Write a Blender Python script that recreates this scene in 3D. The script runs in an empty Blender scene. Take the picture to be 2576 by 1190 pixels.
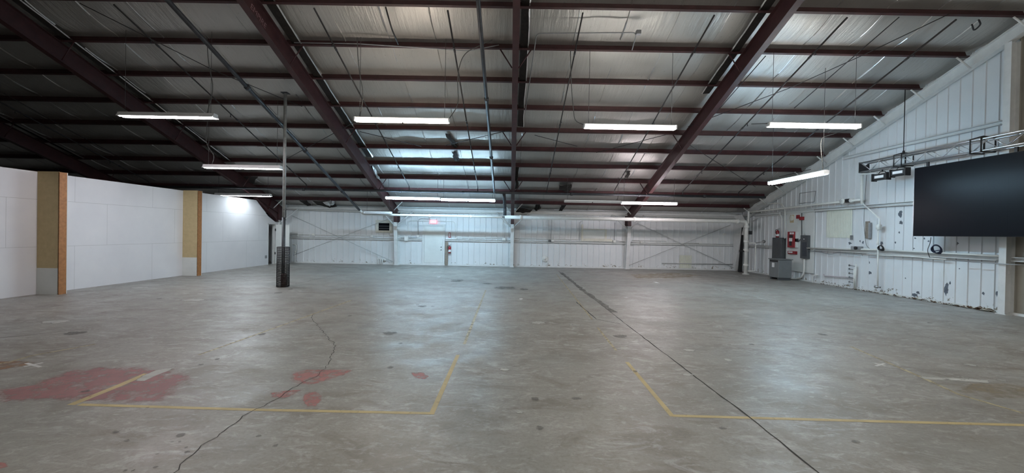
import bpy, math, random
from mathutils import Vector, Matrix, noise
random.seed(7)
C = bpy.context.scene.collection
SC = bpy.context.scene

# ------------------------------------------------------------------ camera
F, H, CX = 1019.4, 1.782, -0.012           # focal length for a 2576 px wide frame, eye height
D, W = 21.723, 12.33                       # far wall plane (Y), right wall plane (X)
YAW, PITCH, ROLL = 0.0002, -0.0078, -0.0176
def basis():
    cy, sy = math.cos(YAW), math.sin(YAW); cp, sp = math.cos(PITCH), math.sin(PITCH); cr, sr = math.cos(ROLL), math.sin(ROLL)
    f = Vector((sy*cp, cy*cp, sp)); r0 = Vector((cy, -sy, 0)); u0 = r0.cross(f)
    return r0*cr-u0*sr, r0*sr+u0*cr, f
R_, U_, F_ = basis()
def ray(x, y): return R_*((x-1288)/F)-U_*((y-595)/F)+F_
def onY(x, y, Y): d = ray(x, y); s = Y/d.y; return Vector((CX+d.x*s, Y, H+d.z*s))
def onX(x, y, X): d = ray(x, y); s = (X-CX)/d.x; return Vector((X, d.y*s, H+d.z*s))
def onZ(x, y, Z=0): d = ray(x, y); s = (Z-H)/d.z; return Vector((CX+d.x*s, d.y*s, Z))
A0, C0, T0, Z0 = 1.0957, 1.2212, 0.3488, 3.271   # purlins: first offset, spacing, pitch, height of the first
def roofz(Y, off=0): return Z0+(D-A0-Y)*T0-off
def onR(x, y, off=0):
    d = ray(x, y); s = (Z0+(D-A0)*T0-off-H)/(d.z+d.y*T0); return Vector((CX+d.x*s, d.y*s, H+d.z*s))
RIDGE = 2.8
LEFT = -24.4
BACK = -15.5

cam = bpy.data.cameras.new('camera'); co = bpy.data.objects.new('camera', cam); C.objects.link(co)
cam.sensor_width = 36; cam.lens = F/2576*36; cam.clip_start = .05; cam.clip_end = 200
m = Matrix.Identity(4)
for i in range(3): m[i][0] = R_[i]; m[i][1] = U_[i]; m[i][2] = -F_[i]
m[0][3] = CX; m[1][3] = 0; m[2][3] = H
co.matrix_world = m
SC.camera = co
SC.view_settings.view_transform = 'Standard'; SC.view_settings.look = 'None'
SC.view_settings.gamma = 1; SC.view_settings.use_curve_mapping = False
SC.view_settings.exposure = 0.78

# ------------------------------------------------------------------ materials
class N:
    def __init__(s, name):
        s.m = bpy.data.materials.new(name); s.m.use_nodes = True; s.t = s.m.node_tree
        s.b = s.t.nodes['Principled BSDF']; s.out = s.t.nodes['Material Output']
    def n(s, kind, **k):
        x = s.t.nodes.new(kind)
        for a, v in k.items(): setattr(x, a, v)
        return x
    def l(s, a, b): s.t.links.new(a, b)
    def coords(s, scale=(1, 1, 1)):
        if not hasattr(s, 'tc'): s.tc = s.n('ShaderNodeNewGeometry')
        mp = s.n('ShaderNodeMapping'); mp.inputs['Scale'].default_value = scale
        s.l(s.tc.outputs['Position'], mp.inputs['Vector']); return mp.outputs[0]
    def noise(s, sc, detail=4, rough=.55, scale=(1, 1, 1), dist=0):
        x = s.n('ShaderNodeTexNoise'); x.inputs['Scale'].default_value = sc; x.inputs['Detail'].default_value = detail
        x.inputs['Roughness'].default_value = rough; x.inputs['Distortion'].default_value = dist
        s.l(s.coords(scale), x.inputs['Vector']); return x.outputs['Fac']
    def ramp(s, f, stops):
        r = s.n('ShaderNodeValToRGB'); e = r.color_ramp.elements
        while len(e) < len(stops): e.new(.5)
        for i, (p, c) in enumerate(stops):
            e[i].position = p; e[i].color = (c, c, c, 1) if isinstance(c, (int, float)) else (*c, 1)
        s.l(f, r.inputs[0]); return r.outputs[0]
    def mix(s, f, a, b, mode='MIX'):
        x = s.n('ShaderNodeMix', data_type='RGBA', blend_type=mode)
        for i, v in ((0, f), (6, a), (7, b)):
            if hasattr(v, 'is_output') or isinstance(v, bpy.types.NodeSocket): s.l(v, x.inputs[i])
            elif i == 0: x.inputs[0].default_value = v
            else: x.inputs[i].default_value = (*v, 1)
        return x.outputs[2]
    def math(s, op, a, b=0.):
        x = s.n('ShaderNodeMath', operation=op)
        for i, v in enumerate((a, b)):
            if isinstance(v, bpy.types.NodeSocket): s.l(v, x.inputs[i])
            else: x.inputs[i].default_value = v
        return x.outputs[0]
    def sep(s):
        x = s.n('ShaderNodeSeparateXYZ'); s.l(s.coords(), x.inputs[0]); return x.outputs
    def bump(s, h, st=.3, d=.01):
        x = s.n('ShaderNodeBump'); x.inputs['Strength'].default_value = st; x.inputs['Distance'].default_value = d
        s.l(h, x.inputs['Height']); s.l(x.outputs[0], s.b.inputs['Normal'])
    def base(s, c):
        if isinstance(c, bpy.types.NodeSocket): s.l(c, s.b.inputs['Base Color'])
        else: s.b.inputs['Base Color'].default_value = (*c, 1)
    def rough(s, v):
        if isinstance(v, bpy.types.NodeSocket): s.l(v, s.b.inputs['Roughness'])
        else: s.b.inputs['Roughness'].default_value = v

def worn(name, col, rough=.5, metal=0, var=.25, sc=6, bump=.1, dirt=None, dirt_amt=.6):
    """paint or metal with mottled tone and optional stained patches"""
    n = N(name)
    f = n.noise(sc, 5)
    dark = tuple(c*(1-var) for c in col); lite = tuple(min(1, c*(1+var*.6)) for c in col)
    c = n.mix(n.ramp(f, [(.3, 0.), (.7, 1.)]), dark, lite)
    if dirt:
        g = n.ramp(n.noise(sc*.45+1.3, 7, .7), [(dirt_amt, 0.), (dirt_amt+.07, 1.)])
        c = n.mix(g, c, dirt)
    n.base(c); n.rough(rough); n.b.inputs['Metallic'].default_value = metal
    if bump: n.bump(n.noise(sc*6, 3), bump, .004)
    return n.m

M = {}
M['red'] = worn('maroon_primer', (.050, .017, .018), .5, 0, .3, 5, .1)
M['red_dark'] = worn('dark_maroon_primer', (.05, .013, .016), .5, 0, .35, 4, .1, (.05, .03, .025), .62)
M['white_steel'] = worn('white_painted_steel', (.66, .67, .66), .45, 0, .08, 5, .05)
M['white_pipe'] = worn('white_painted_pipe', (.72, .72, .69), .4, 0, .07, 6, .05)
M['grey_conduit'] = worn('grey_conduit', (.30, .31, .32), .45, .3, .15, 6, 0)
M['pipe_dark'] = worn('dark_iron_pipe', (.045, .048, .055), .45, .3, .3, 5, .1)
M['cable'] = worn('dark_steel_rod', (.035, .033, .035), .5, .3, .2, 5, 0)
M['wire'] = worn('hanger_wire', (.12, .12, .12), .5, .5, .2, 5, 0)
M['cord'] = worn('grey_cord', (.13, .13, .125), .6, 0, .2, 5, 0)
M['housing'] = worn('fixture_enamel', (.75, .76, .77), .4, 0, .05, 5, 0)
M['post_dark'] = worn('dark_painted_post', (.035, .04, .045), .5, .1, .3, 8, .1, (.2, .2, .2), .66)
M['post_grey'] = worn('grey_painted_post', (.34, .36, .36), .45, .2, .25, 8, .1, (.1, .1, .1), .62)
M['plastic_black'] = worn('black_plastic', (.012, .012, .013), .4, 0, .2, 8, 0)
M['black'] = worn('matte_black', (.014, .014, .016), .55, 0, .2, 8, 0)
M['void'] = worn('dark_room_beyond', (.006, .006, .007), .9, 0, .2, 8, 0)
M['void'].node_tree.nodes['Principled BSDF'].inputs['Specular IOR Level'].default_value = 0
M['tan'] = worn('tan_fibreboard', (.50, .395, .22), .8, 0, .09, 9, .08)
M['wood'] = worn('pine_stud', (.32, .14, .045), .6, 0, .25, 14, .1)
M['wood_grey'] = worn('weathered_board', (.25, .21, .17), .7, 0, .25, 14, .1)
M['aluminium'] = worn('aluminium', (.62, .63, .65), .3, .9, .1, 8, 0)
M['grey_box'] = worn('grey_enamel', (.17, .18, .185), .45, .1, .1, 5, .03)
M['grey_box_dark'] = worn('dark_grey_enamel', (.075, .08, .085), .45, .1, .1, 5, .03)
M['panel_dark'] = worn('panel_door_grey', (.035, .042, .055), .35, .1, .1, 5, .03)
M['fire_red'] = worn('fire_red', (.26, .010, .018), .35, 0, .12, 6, 0)
M['beige'] = worn('beige_plastic', (.55, .43, .26), .5, 0, .08, 6, 0)
M['label_white'] = worn('white_label', (.75, .75, .75), .5, 0, .05, 6, 0)
M['chrome'] = worn('dull_chrome', (.45, .45, .46), .3, .9, .1, 6, 0)
M['rust'] = worn('rust_debris', (.10, .055, .03), .9, 0, .5, 20, .4)
M['chip'] = worn('bare_grey_metal', (.12, .135, .16), .6, .2, .25, 9, .1)
M['torn'] = worn('torn_insulation_and_gap_shade', (.018, .014, .012), .9, 0, .5, 12, .4)
M['board_white'] = worn('white_board', (.66, .68, .66), .6, 0, .05, 3, .03)
M['cream'] = worn('cream_ribbed_plastic', (.67, .69, .60), .5, 0, .06, 4, 0)
M['cream_trim'] = worn('yellowed_trim', (.62, .61, .53), .5, 0, .12, 5, .05)
M['blue_cord'] = worn('dark_blue_cord', (.012, .018, .05), .45, 0, .2, 8, 0)
M['light_grey'] = worn('light_grey_paint', (.42, .43, .43), .5, 0, .1, 6, 0)
M['pinkish'] = worn('pinkish_pipe', (.52, .46, .48), .5, 0, .1, 6, .05)
M['tape'] = worn('foil_tape', (.62, .62, .62), .32, .75, .15, 10, .3)
M['stencil'] = worn('stencil_paint', (.24, .13, .14), .7, 0, .4, 20, 0)

def emis(name, col, s):
    n = N(name); n.base((.8, .8, .8)); n.b.inputs['Emission Color'].default_value = (*col, 1)
    n.b.inputs['Emission Strength'].default_value = s; return n.m
LS = 48
M['lamp_pink'] = emis('lamp_rose_white', (1, .90, .95), LS)
M['lamp_warm'] = emis('lamp_warm_white', (1, .88, .76), LS)
M['lamp_neutral'] = emis('lamp_neutral_white', (1, .97, .92), LS)
M['lamp_cool'] = emis('lamp_cool_white', (.82, .92, 1), LS*1.1)
M['lamp_blue'] = emis('lamp_bluish_white', (.50, .78, 1), LS*1.6)
M['exit_red'] = emis('exit_red', (1, .015, .045), 1.0)
M['exit_letter'] = emis('exit_letters', (1, .22, .26), 1.0)

# foil faced insulation
n = N('foil_insulation')
f1 = n.noise(.55, 4, .6); f2 = n.noise(6, 5, .62, (1.5, .16, .16), .3); f3 = n.noise(45, 3, .6)
c = n.mix(n.ramp(f1, [(.3, 0.), (.7, 1.)]), (.46, .445, .42), (.58, .565, .54))
c = n.mix(n.ramp(n.noise(14, 4, .7), [(.66, 0.), (.70, .6)]), c, (.16, .155, .15))
n.base(c); n.b.inputs['Metallic'].default_value = .66
n.rough(n.ramp(n.noise(1.1, 4, .6), [(.3, .36), (.7, .58)]))
n.bump(n.math('ADD', n.math('MULTIPLY', f2, 1.), n.math('MULTIPLY', f3, .08)), .42, .05)
M['foil'] = n.m

# concrete
n = N('worn_concrete')
big = n.noise(.32, 5, .6, (1, 1, 1), .4); mid = n.noise(1.7, 7, .68, (.75, 1.25, 1), .8); fine = n.noise(28, 5, .7)
c = n.mix(n.ramp(big, [(.32, 0.), (.68, 1.)]), (.215, .200, .176), (.285, .276, .248))
c = n.mix(n.ramp(mid, [(.38, 1.), (.52, 0.)]), c, (.185, .168, .142))
c = n.mix(n.ramp(n.noise(2.6, 8, .72, (.8, 1.6, 1), 1.2), [(.53, 0.), (.70, .85)]), c, (.42, .42, .41))
c = n.mix(n.ramp(n.noise(.5, 3, .5), [(.5, 0.), (.62, .35)]), c, (.24, .25, .235))
c = n.mix(n.ramp(fine, [(.3, .35), (.55, 0.)]), c, (.10, .095, .085))
c = n.mix(n.ramp(n.noise(3.3, 4, .8), [(.70, 0.), (.76, .8)]), c, (.075, .07, .065))
c = n.mix(n.ramp(n.noise(9, 7, .75, (.7, 1.4, 1), .8), [(.54, 0.), (.64, .5)]), c, (.40, .395, .375))
c = n.mix(n.ramp(n.noise(6.5, 7, .78, (.7, 1.5, 1), .5), [(.56, 0.), (.64, .45)]), c, (.15, .138, .12))
n.base(c)
n.rough(n.ramp(n.noise(1.3, 5, .65), [(.3, .34), (.7, .58)]))
n.b.inputs['Specular IOR Level'].default_value = .42
n.bump(n.math('ADD', mid, n.math('MULTIPLY', fine, .2)), .18, .01)
M['concrete'] = n.m

def paint(name, col, cover=.5, sc=9, rough=.55, alpha=.92):
    """worn floor paint: the concrete shows through where it has rubbed off"""
    n = N(name); n.base(n.mix(n.ramp(n.noise(3, 5, .6), [(.35, 0.), (.65, 1.)]), tuple(v*.78 for v in col), col)); n.rough(rough)
    t = n.n('ShaderNodeBsdfTransparent'); mx = n.n('ShaderNodeMixShader')
    at = n.n('ShaderNodeAttribute', attribute_name='edge')
    e = n.math('SUBTRACT', n.noise(sc, 8, .72), n.math('MULTIPLY', n.math('SUBTRACT', 1., at.outputs['Fac']), .42))
    f = n.ramp(e, [(1-cover-.10, 0.), (1-cover+.06, alpha)])
    n.l(f, mx.inputs[0]); n.l(t.outputs[0], mx.inputs[1]); n.l(n.b.outputs[0], mx.inputs[2]); n.l(mx.outputs[0], n.out.inputs[0])
    return n.m
FP = {
 'yellow': paint('yellow_line_paint', (.58, .46, .22), .66, 11, .55, .85),
 'yellow_faint': paint('faded_line_paint', (.44, .38, .24), .54, 9),
 'red': paint('red_floor_paint', (.44, .19, .195), .56, 5, .55, .6),
 'red_thin': paint('thin_red_floor_paint', (.50, .20, .185), .55, 7, .55, .6),
 'orange': paint('orange_floor_paint', (.36, .20, .11), .52, 5, .55, .6),
 'white': paint('white_tape_marks', (.72, .72, .70), .75, 8),
 'pale': paint('pale_patch', (.46, .46, .43), .62, 6),
 'tan': paint('tan_floor_stain', (.34, .28, .19), .50, 2.5, .55, .55),
 'crack': paint('dark_crack_line', (.035, .033, .03), .75, 10, .9),  # dark lines of the floor cracks and the saw cut
 'dark': paint('dark_oil_stain', (.12, .112, .10), .56, 8, .55, .5),
 'tar': paint('grey_filler', (.15, .14, .125), .58, 5, .6, .6),
}

# painted sheet metal wall
def sheet(name, col, dirt=.5, chips=True):
    n = N(name)
    c = n.mix(n.ramp(n.noise(.9, 4, .6), [(.3, 0.), (.7, 1.)]), tuple(v*.93 for v in col), col)
    c = n.mix(n.ramp(n.noise(2.4, 6, .7, (1, 1, .3)), [(.60, 0.), (.72, .35)]), c, (.50, .49, .44))
    z = n.sep()[2]
    if chips:
        e = n.math('SUBTRACT', n.noise(5.5, 8, .75), n.math('MULTIPLY', z, .42))
        c = n.mix(n.ramp(e, [(dirt, 0.), (dirt+.025, 1.)]), c, (.20, .17, .13))
        c = n.mix(n.ramp(n.noise(3.1, 7, .8, (1, 1, .7)), [(.735, 0.), (.75, .8)]), c, (.25, .26, .28))
    n.base(c); n.rough(.42); n.bump(n.noise(3, 3), .1, .01); return n.m
M['sheet'] = sheet('white_painted_sheet', (.70, .72, .73), .52)
M['sheet_plain'] = sheet('plain_white_sheet', (.70, .72, .73), .5, False)

# white partition boards with joints
n = N('white_partition_board')
x, y, z = n.sep()[:3]
br = n.n('ShaderNodeTexBrick'); br.offset = .37; br.inputs['Mortar Size'].default_value = .004
br.inputs['Brick Width'].default_value = 2.44; br.inputs['Row Height'].default_value = 1.22; br.inputs['Scale'].default_value = 1
cb = n.n('ShaderNodeCombineXYZ'); n.l(y, cb.inputs[0]); n.l(z, cb.inputs[1]); n.l(cb.outputs[0], br.inputs['Vector'])
c = n.mix(n.ramp(n.noise(1, 4, .6), [(.3, 0.), (.7, 1.)]), (.66, .66, .68), (.72, .72, .73))
c = n.mix(br.outputs['Fac'], c, (.42, .42, .42))
c = n.mix(n.ramp(n.noise(2.2, 6, .7), [(.66, 0.), (.78, .25)]), c, (.5, .47, .42))
n.base(c); n.rough(.6); M['partition'] = n.m

# led wall
n = N('led_wall_face')
x, y, z = n.sep()[:3]
br = n.n('ShaderNodeTexBrick'); br.offset = 0; br.inputs['Mortar Size'].default_value = .002
br.inputs['Brick Width'].default_value = .5; br.inputs['Row Height'].default_value = .5; br.inputs['Scale'].default_value = 1
cb = n.n('ShaderNodeCombineXYZ'); n.l(y, cb.inputs[0]); n.l(z, cb.inputs[1]); n.l(cb.outputs[0], br.inputs['Vector'])
n.base(n.mix(br.outputs['Fac'], (.006, .0065, .009), (.003, .003, .004)))
n.rough(.30)
n.b.inputs['Specular IOR Level'].default_value = .08
M['led'] = n.m

# ------------------------------------------------------------------ mesh builder
class MB:
    def __init__(s): s.v = []; s.f = []; s.mi = []; s.mats = []; s.sm = []; s.edge = {}
    def _m(s, mat):
        if mat is None: return 0
        if mat not in s.mats: s.mats.append(mat)
        return s.mats.index(mat)
    def add(s, vs, fs, mat=None, smooth=False):
        b = len(s.v); s.v += [tuple(p) for p in vs]; i = s._m(mat)
        for q in fs: s.f.append([b+k for k in q]); s.mi.append(i); s.sm.append(smooth)
        return s
    def box(s, a, b, mat=None):
        (x0, y0, z0), (x1, y1, z1) = a, b
        x0, x1 = sorted((x0, x1)); y0, y1 = sorted((y0, y1)); z0, z1 = sorted((z0, z1))
        return s.add([(x0, y0, z0), (x1, y0, z0), (x1, y1, z0), (x0, y1, z0), (x0, y0, z1), (x1, y0, z1), (x1, y1, z1), (x0, y1, z1)],
                     [(0, 3, 2, 1), (4, 5, 6, 7), (0, 1, 5, 4), (1, 2, 6, 5), (2, 3, 7, 6), (3, 0, 4, 7)], mat)
    def bbox(s, a, b, r=.01, mat=None):
        """box with chamfered edges"""
        (x0, y0, z0), (x1, y1, z1) = [tuple(map(min, zip(a, b))), tuple(map(max, zip(a, b)))]
        vs = []; X = (x0, x1); Y = (y0, y1); Z = (z0, z1)
        idx = {}
        for i in (0, 1):
            for j in (0, 1):
                for k in (0, 1):
                    sx, sy, sz = (1, -1)[i], (1, -1)[j], (1, -1)[k]
                    for ax, p in enumerate(((X[i], Y[j]+sy*r, Z[k]+sz*r), (X[i]+sx*r, Y[j], Z[k]+sz*r), (X[i]+sx*r, Y[j]+sy*r, Z[k]))):
                        idx[i, j, k, ax] = len(vs); vs.append(p)
        fs = []
        for q in (0, 1):
            fs.append([idx[q, 0, 0, 0], idx[q, 1, 0, 0], idx[q, 1, 1, 0], idx[q, 0, 1, 0]])
            fs.append([idx[0, q, 0, 1], idx[1, q, 0, 1], idx[1, q, 1, 1], idx[0, q, 1, 1]])
            fs.append([idx[0, 0, q, 2], idx[1, 0, q, 2], idx[1, 1, q, 2], idx[0, 1, q, 2]])
        for a_ in (0, 1):
            for b_ in (0, 1):
                fs.append([idx[0, a_, b_, 1], idx[1, a_, b_, 1], idx[1, a_, b_, 2], idx[0, a_, b_, 2]])
                fs.append([idx[a_, 0, b_, 0], idx[a_, 1, b_, 0], idx[a_, 1, b_, 2], idx[a_, 0, b_, 2]])
                fs.append([idx[a_, b_, 0, 0], idx[a_, b_, 1, 0], idx[a_, b_, 1, 1], idx[a_, b_, 0, 1]])
        for i in (0, 1):
            for j in (0, 1):
                for k in (0, 1): fs.append([idx[i, j, k, 0], idx[i, j, k, 1], idx[i, j, k, 2]])
        return s.add(vs, fs, mat)
    def prism(s, poly, axis, a, b, mat=None):
        """poly in the two other axes, extruded a..b along axis"""
        def P(u, v, w): return {0: (w, u, v), 1: (u, w, v), 2: (u, v, w)}[axis]
        k = len(poly); vs = [P(u, v, a) for u, v in poly]+[P(u, v, b) for u, v in poly]
        fs = [list(range(k))[::-1], list(range(k, 2*k))]+[(i, (i+1) % k, (i+1) % k+k, i+k) for i in range(k)]
        return s.add(vs, fs, mat)
    def tube(s, pts, r, seg=8, mat=None, cap=True):
        pts = [Vector(p) for p in pts]
        q = [pts[0]]
        for p in pts[1:]:
            if (p-q[-1]).length > 1e-4: q.append(p)
        pts = q
        if len(pts) < 2: return s
        vs = []; prev = None
        for i, p in enumerate(pts):
            t = ((pts[i]-pts[i-1]).normalized() if i else Vector())+((pts[i+1]-pts[i]).normalized() if i < len(pts)-1 else Vector())
            t = t.normalized() if t.length > 1e-6 else Vector((0, 0, 1))
            if prev is None:
                n_ = t.orthogonal().normalized()
            else:
                n_ = (prev-t*prev.dot(t))
                n_ = n_.normalized() if n_.length > 1e-6 else t.orthogonal().normalized()
            prev = n_; b_ = t.cross(n_)
            rr = r[i] if isinstance(r, (list, tuple)) else r
            k = 1.
            if 0 < i < len(pts)-1:
                cs = (pts[i]-pts[i-1]).normalized().dot(t); k = min(1.5, 1/max(cs, .4))
            for j in range(seg):
                a = 2*math.pi*(j+.5)/seg; vs.append(p+(n_*math.cos(a)+b_*math.sin(a))*rr*(k if False else 1))
        fs = []
        for i in range(len(pts)-1):
            for j in range(seg):
                fs.append((i*seg+j, i*seg+(j+1) % seg, (i+1)*seg+(j+1) % seg, (i+1)*seg+j))
        s.add(vs, fs, mat, True)
        if cap:
            e = (len(pts)-1)*seg; b0 = len(s.v)-len(vs)
            s.f.append([b0+j for j in range(seg)][::-1]); s.f.append([b0+e+j for j in range(seg)])
            i_ = s._m(mat); s.mi += [i_, i_]; s.sm += [False, False]
        return s
    def lathe(s, c, axis, prof, seg=16, mat=None):
        """prof: list of (radius, distance along axis)"""
        ax = Vector(axis).normalized(); n_ = ax.orthogonal().normalized(); b_ = ax.cross(n_); c = Vector(c); vs = []
        for r, h in prof:
            for j in range(seg):
                a = 2*math.pi*j/seg; vs.append(c+ax*h+(n_*math.cos(a)+b_*math.sin(a))*max(r, 1e-4))
        fs = [(i*seg+j, i*seg+(j+1) % seg, (i+1)*seg+(j+1) % seg, (i+1)*seg+j) for i in range(len(prof)-1) for j in range(seg)]
        return s.add(vs, fs, mat, True)
    def build(s, name, mat=None, parent=None, **props):
        me = bpy.data.meshes.new(name); me.from_pydata(s.v, [], s.f)
        mats = s.mats if s.mats else [mat]
        if mat is not None and s.mats and mats[0] is not mat and mat not in mats: mats = mats
        for k in mats: me.materials.append(k)
        me.polygons.foreach_set('material_index', s.mi); me.polygons.foreach_set('use_smooth', s.sm)
        me.update()
        if s.edge:
            at = me.attributes.new('edge', 'FLOAT', 'POINT')
            for i in range(len(s.v)): at.data[i].value = s.edge.get(i, 1.)
        import bmesh
        bm = bmesh.new(); bm.from_mesh(me); bmesh.ops.recalc_face_normals(bm, faces=bm.faces); bm.to_mesh(me); bm.free()
        o = bpy.data.objects.new(name, me); C.objects.link(o)
        if parent is not None:
            o.parent = parent; o.matrix_parent_inverse = parent.matrix_world.inverted() if parent.type != 'EMPTY' else Matrix.Translation(-Vector(parent.location))
        for k, v in props.items(): o[k] = v
        return o
def thing(name, label, cat, loc=(0, 0, 0), group=None):
    o = bpy.data.objects.new(name, None); C.objects.link(o); o.location = loc; o.empty_display_size = .1
    o['label'] = label; o['category'] = cat
    if group: o['group'] = group
    return o
def tag(o, label, cat, group=None):
    o['label'] = label; o['category'] = cat
    if group: o['group'] = group
    return o
def struct(mb, name, mat=None, parent=None):
    o = mb.build(name, mat, parent)
    if parent is None: o['kind'] = 'structure'
    return o
def bend(pts, r=.12, k=5):
    """round the corners of a polyline"""
    pts = [Vector(p) for p in pts]; out = [pts[0]]
    for i in range(1, len(pts)-1):
        a, b, c = pts[i-1], pts[i], pts[i+1]; d1 = (a-b); d2 = (c-b); q = min(r, d1.length*.45, d2.length*.45)
        p0 = b+d1.normalized()*q; p1 = b+d2.normalized()*q
        for j in range(k+1):
            t = j/k; out.append(p0*(1-t)**2+b*2*t*(1-t)+p1*t*t)
    return out+[pts[-1]]
def blob(c, rx, ry, k=14, jit=.35, seed=0):
    rnd = random.Random(seed); return [(c[0]+math.cos(2*math.pi*i/k)*rx*(1+rnd.uniform(-jit, jit)), c[1]+math.sin(2*math.pi*i/k)*ry*(1+rnd.uniform(-jit, jit))) for i in range(k)]

# ------------------------------------------------------------------ setting: floor with its markings
fl = MB()
fl.add([(LEFT, BACK, 0), (W+.1, BACK, 0), (W+.1, D+.1, 0), (LEFT, D+.1, 0)], [(0, 1, 2, 3)], M['concrete'])
zc = [.0010]
def fpoly(pts, mat, z=None):
    zz = z if z is not None else zc[0]; zc[0] += .00004
    k = len(pts); c = (sum(p[0] for p in pts)/k, sum(p[1] for p in pts)/k)
    b0 = len(fl.v); md = [(c[0]+(p[0]-c[0])*.72, c[1]+(p[1]-c[1])*.72) for p in pts]; ou = [(c[0]+(p[0]-c[0])*1.12, c[1]+(p[1]-c[1])*1.12) for p in pts]
    fl.add([(c[0], c[1], zz)]+[(p[0], p[1], zz) for p in md]+[(p[0], p[1], zz) for p in ou], [(0, i+1, (i+1) % k+1) for i in range(k)]+[(i+1, i+1+k, (i+1) % k+1+k, (i+1) % k+1) for i in range(k)], FP[mat])
    for i in range(k): fl.edge[b0+1+k+i] = 0.
def fpx(pts, mat, sub=0):
    P = [onZ(*p) for p in pts]; q = []
    for i, a in enumerate(P):
        b = P[(i+1) % len(P)]
        q.append((a.x, a.y))
        L = (b-a).length; n_ = int(L/.25) if sub else 0
        for j in range(1, n_):
            t = j/n_; q.append((a.x+(b.x-a.x)*t+random.uniform(-sub, sub), a.y+(b.y-a.y)*t+random.uniform(-sub, sub)))
    fpoly(q, mat)
def fline(pts, w, mat, jag=0, step=.12):
    P = [onZ(*p) for p in pts]; q = [P[0]]
    for a, b in zip(P, P[1:]):
        n_ = max(1, int((b-a).length/step)) if jag else 1
        for j in range(1, n_+1):
            p = a.lerp(b, j/n_)
            if jag and j < n_: p = p+Vector((random.uniform(-jag, jag), random.uniform(-jag, jag)*.6, 0))
            q.append(p)
    vs = []; zz = zc[0]; zc[0] += .00004
    for i, p in enumerate(q):
        t = (q[min(i+1, len(q)-1)]-q[max(i-1, 0)]).normalized(); nn = Vector((-t.y, t.x, 0))
        ww = w*(random.uniform(.6, 1.3) if jag else 1)/2
        vs += [(p.x+nn.x*ww, p.y+nn.y*ww, zz), (p.x-nn.x*ww, p.y-nn.y*ww, zz)]
    fl.add(vs, [(2*i, 2*i+1, 2*i+3, 2*i+2) for i in range(len(q)-1)], FP[mat])
# red painted patches
fpx([(-60, 1016), (-60, 985), (0, 976), (60, 966), (120, 945), (170, 925), (250, 917), (350, 917), (420, 924), (480, 929), (515, 940), (508, 962), (470, 984), (462, 1000), (440, 1021), (320, 1020), (200, 1017), (90, 1013)], 'red', .08)
fpx([(722, 937), (762, 927), (850, 926), (905, 930), (880, 942), (835, 957), (780, 972), (742, 968), (718, 955)], 'red_thin', .07); fpx([(672, 988), (716, 982), (770, 978), (745, 992), (718, 1004), (676, 1001)], 'red_thin', .07); fpx([(762, 988), (795, 980), (815, 992), (812, 1008), (795, 1030), (770, 1029), (755, 1008)], 'red_thin', .07)
fpx([(1030, 936), (1060, 934), (1085, 948), (1070, 956), (1040, 952)], 'red_thin', .02)
fpx([(-40, 907), (40, 906), (112, 910), (60, 925), (-40, 938)], 'orange', .03)
fpx([(-30, 1160), (20, 1163), (25, 1175), (-30, 1190)], 'red_thin', .01)
# tan stains
fpx([(2370, 985), (2450, 958), (2576, 960), (2640, 990), (2600, 1010), (2480, 1012)], 'tan', .05)
fpx([(1560, 690), (1700, 684), (1790, 694), (1700, 702), (1580, 702)], 'tan', .06)
# yellow lines
fline([(200, 1018), (640, 1031), (1083, 1040)], .052, 'yellow'); fline([(1085, 1043), (1152, 893)], .052, 'yellow')
fline([(1168, 866), (1222, 730)], .05, 'yellow_faint')
fline([(178, 1019), (300, 970), (370, 940)], .08, 'yellow'); fpx([(330, 962), (350, 948), (395, 930), (450, 920), (430, 932), (395, 945), (360, 960)], 'pale', .03); fline([(500, 893), (650, 840), (885, 755)], .05, 'yellow_faint')
fline([(2660, 1072), (2200, 1060), (1690, 1046)], .052, 'yellow'); fline([(1692, 1048), (1577, 911)], .052, 'yellow')
fline([(1550, 882), (1503, 824)], .04, 'yellow_faint'); fline([(1490, 804), (1400, 690)], .04, 'yellow_faint')
fline([(2140, 872), (2320, 950), (2410, 992), (2650, 1062)], .05, 'yellow_faint')
fline([(-60, 925), (20, 912), (80, 895), (240, 866)], .05, 'yellow_faint')
fline([(2320, 951), (2456, 957)], .09, 'pale')
fline([(1196, 752), (1312, 754)], .06, 'pale'); fline([(1225, 728), (1262, 729)], .06, 'pale'); fline([(1690, 761), (1782, 763)], .06, 'pale')
for a, b in (((1735, 706), (1775, 715)), ((1795, 722), (1840, 731)), ((1855, 737), (1890, 744)), ((1905, 749), (1952, 760)), ((1795, 727), (1825, 736)), ((1208, 687), (1250, 687)), ((1262, 687), (1300, 689))): fline([a, b], .05, 'pale')
fline([(1975, 819), (2010, 820)], .04, 'pale'); fline([(2035, 820), (2065, 824), (2095, 832)], .04, 'pale')
# crosses of tape
fline([(60, 923), (108, 913)], .04, 'white'); fline([(66, 914), (102, 924)], .04, 'white')
fline([(2200, 914), (2228, 921)], .035, 'white'); fline([(2203, 921), (2225, 915)], .035, 'white')
# cracks and the saw cut
fline([(430, 1195), (500, 1130), (575, 1075), (610, 1047), (665, 1022), (705, 1000), (755, 966), (800, 945), (826, 918), (838, 882), (845, 870), (825, 850), (800, 820), (783, 800), (790, 790)], .008, 'crack', .022, .06)
fline([(1405, 682), (1580, 820), (1700, 911), (1880, 1046), (2062, 1192)], .016, 'crack', .006, .15)
fline([(1412, 686), (1470, 733), (1545, 786)], .15, 'tar', .02, .3)
fline([(1450, 760), (1500, 803), (1560, 815)], .02, 'crack', .01, .2)
fline([(0, 850), (120, 838), (210, 828)], .012, 'crack', .02, .2)
fline([(712, 722), (790, 704), (860, 690)], .03, 'dark', .02, .2)
fline([(2000, 790), (2200, 765), (2340, 762)], .015, 'dark', .02, .3)
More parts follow.
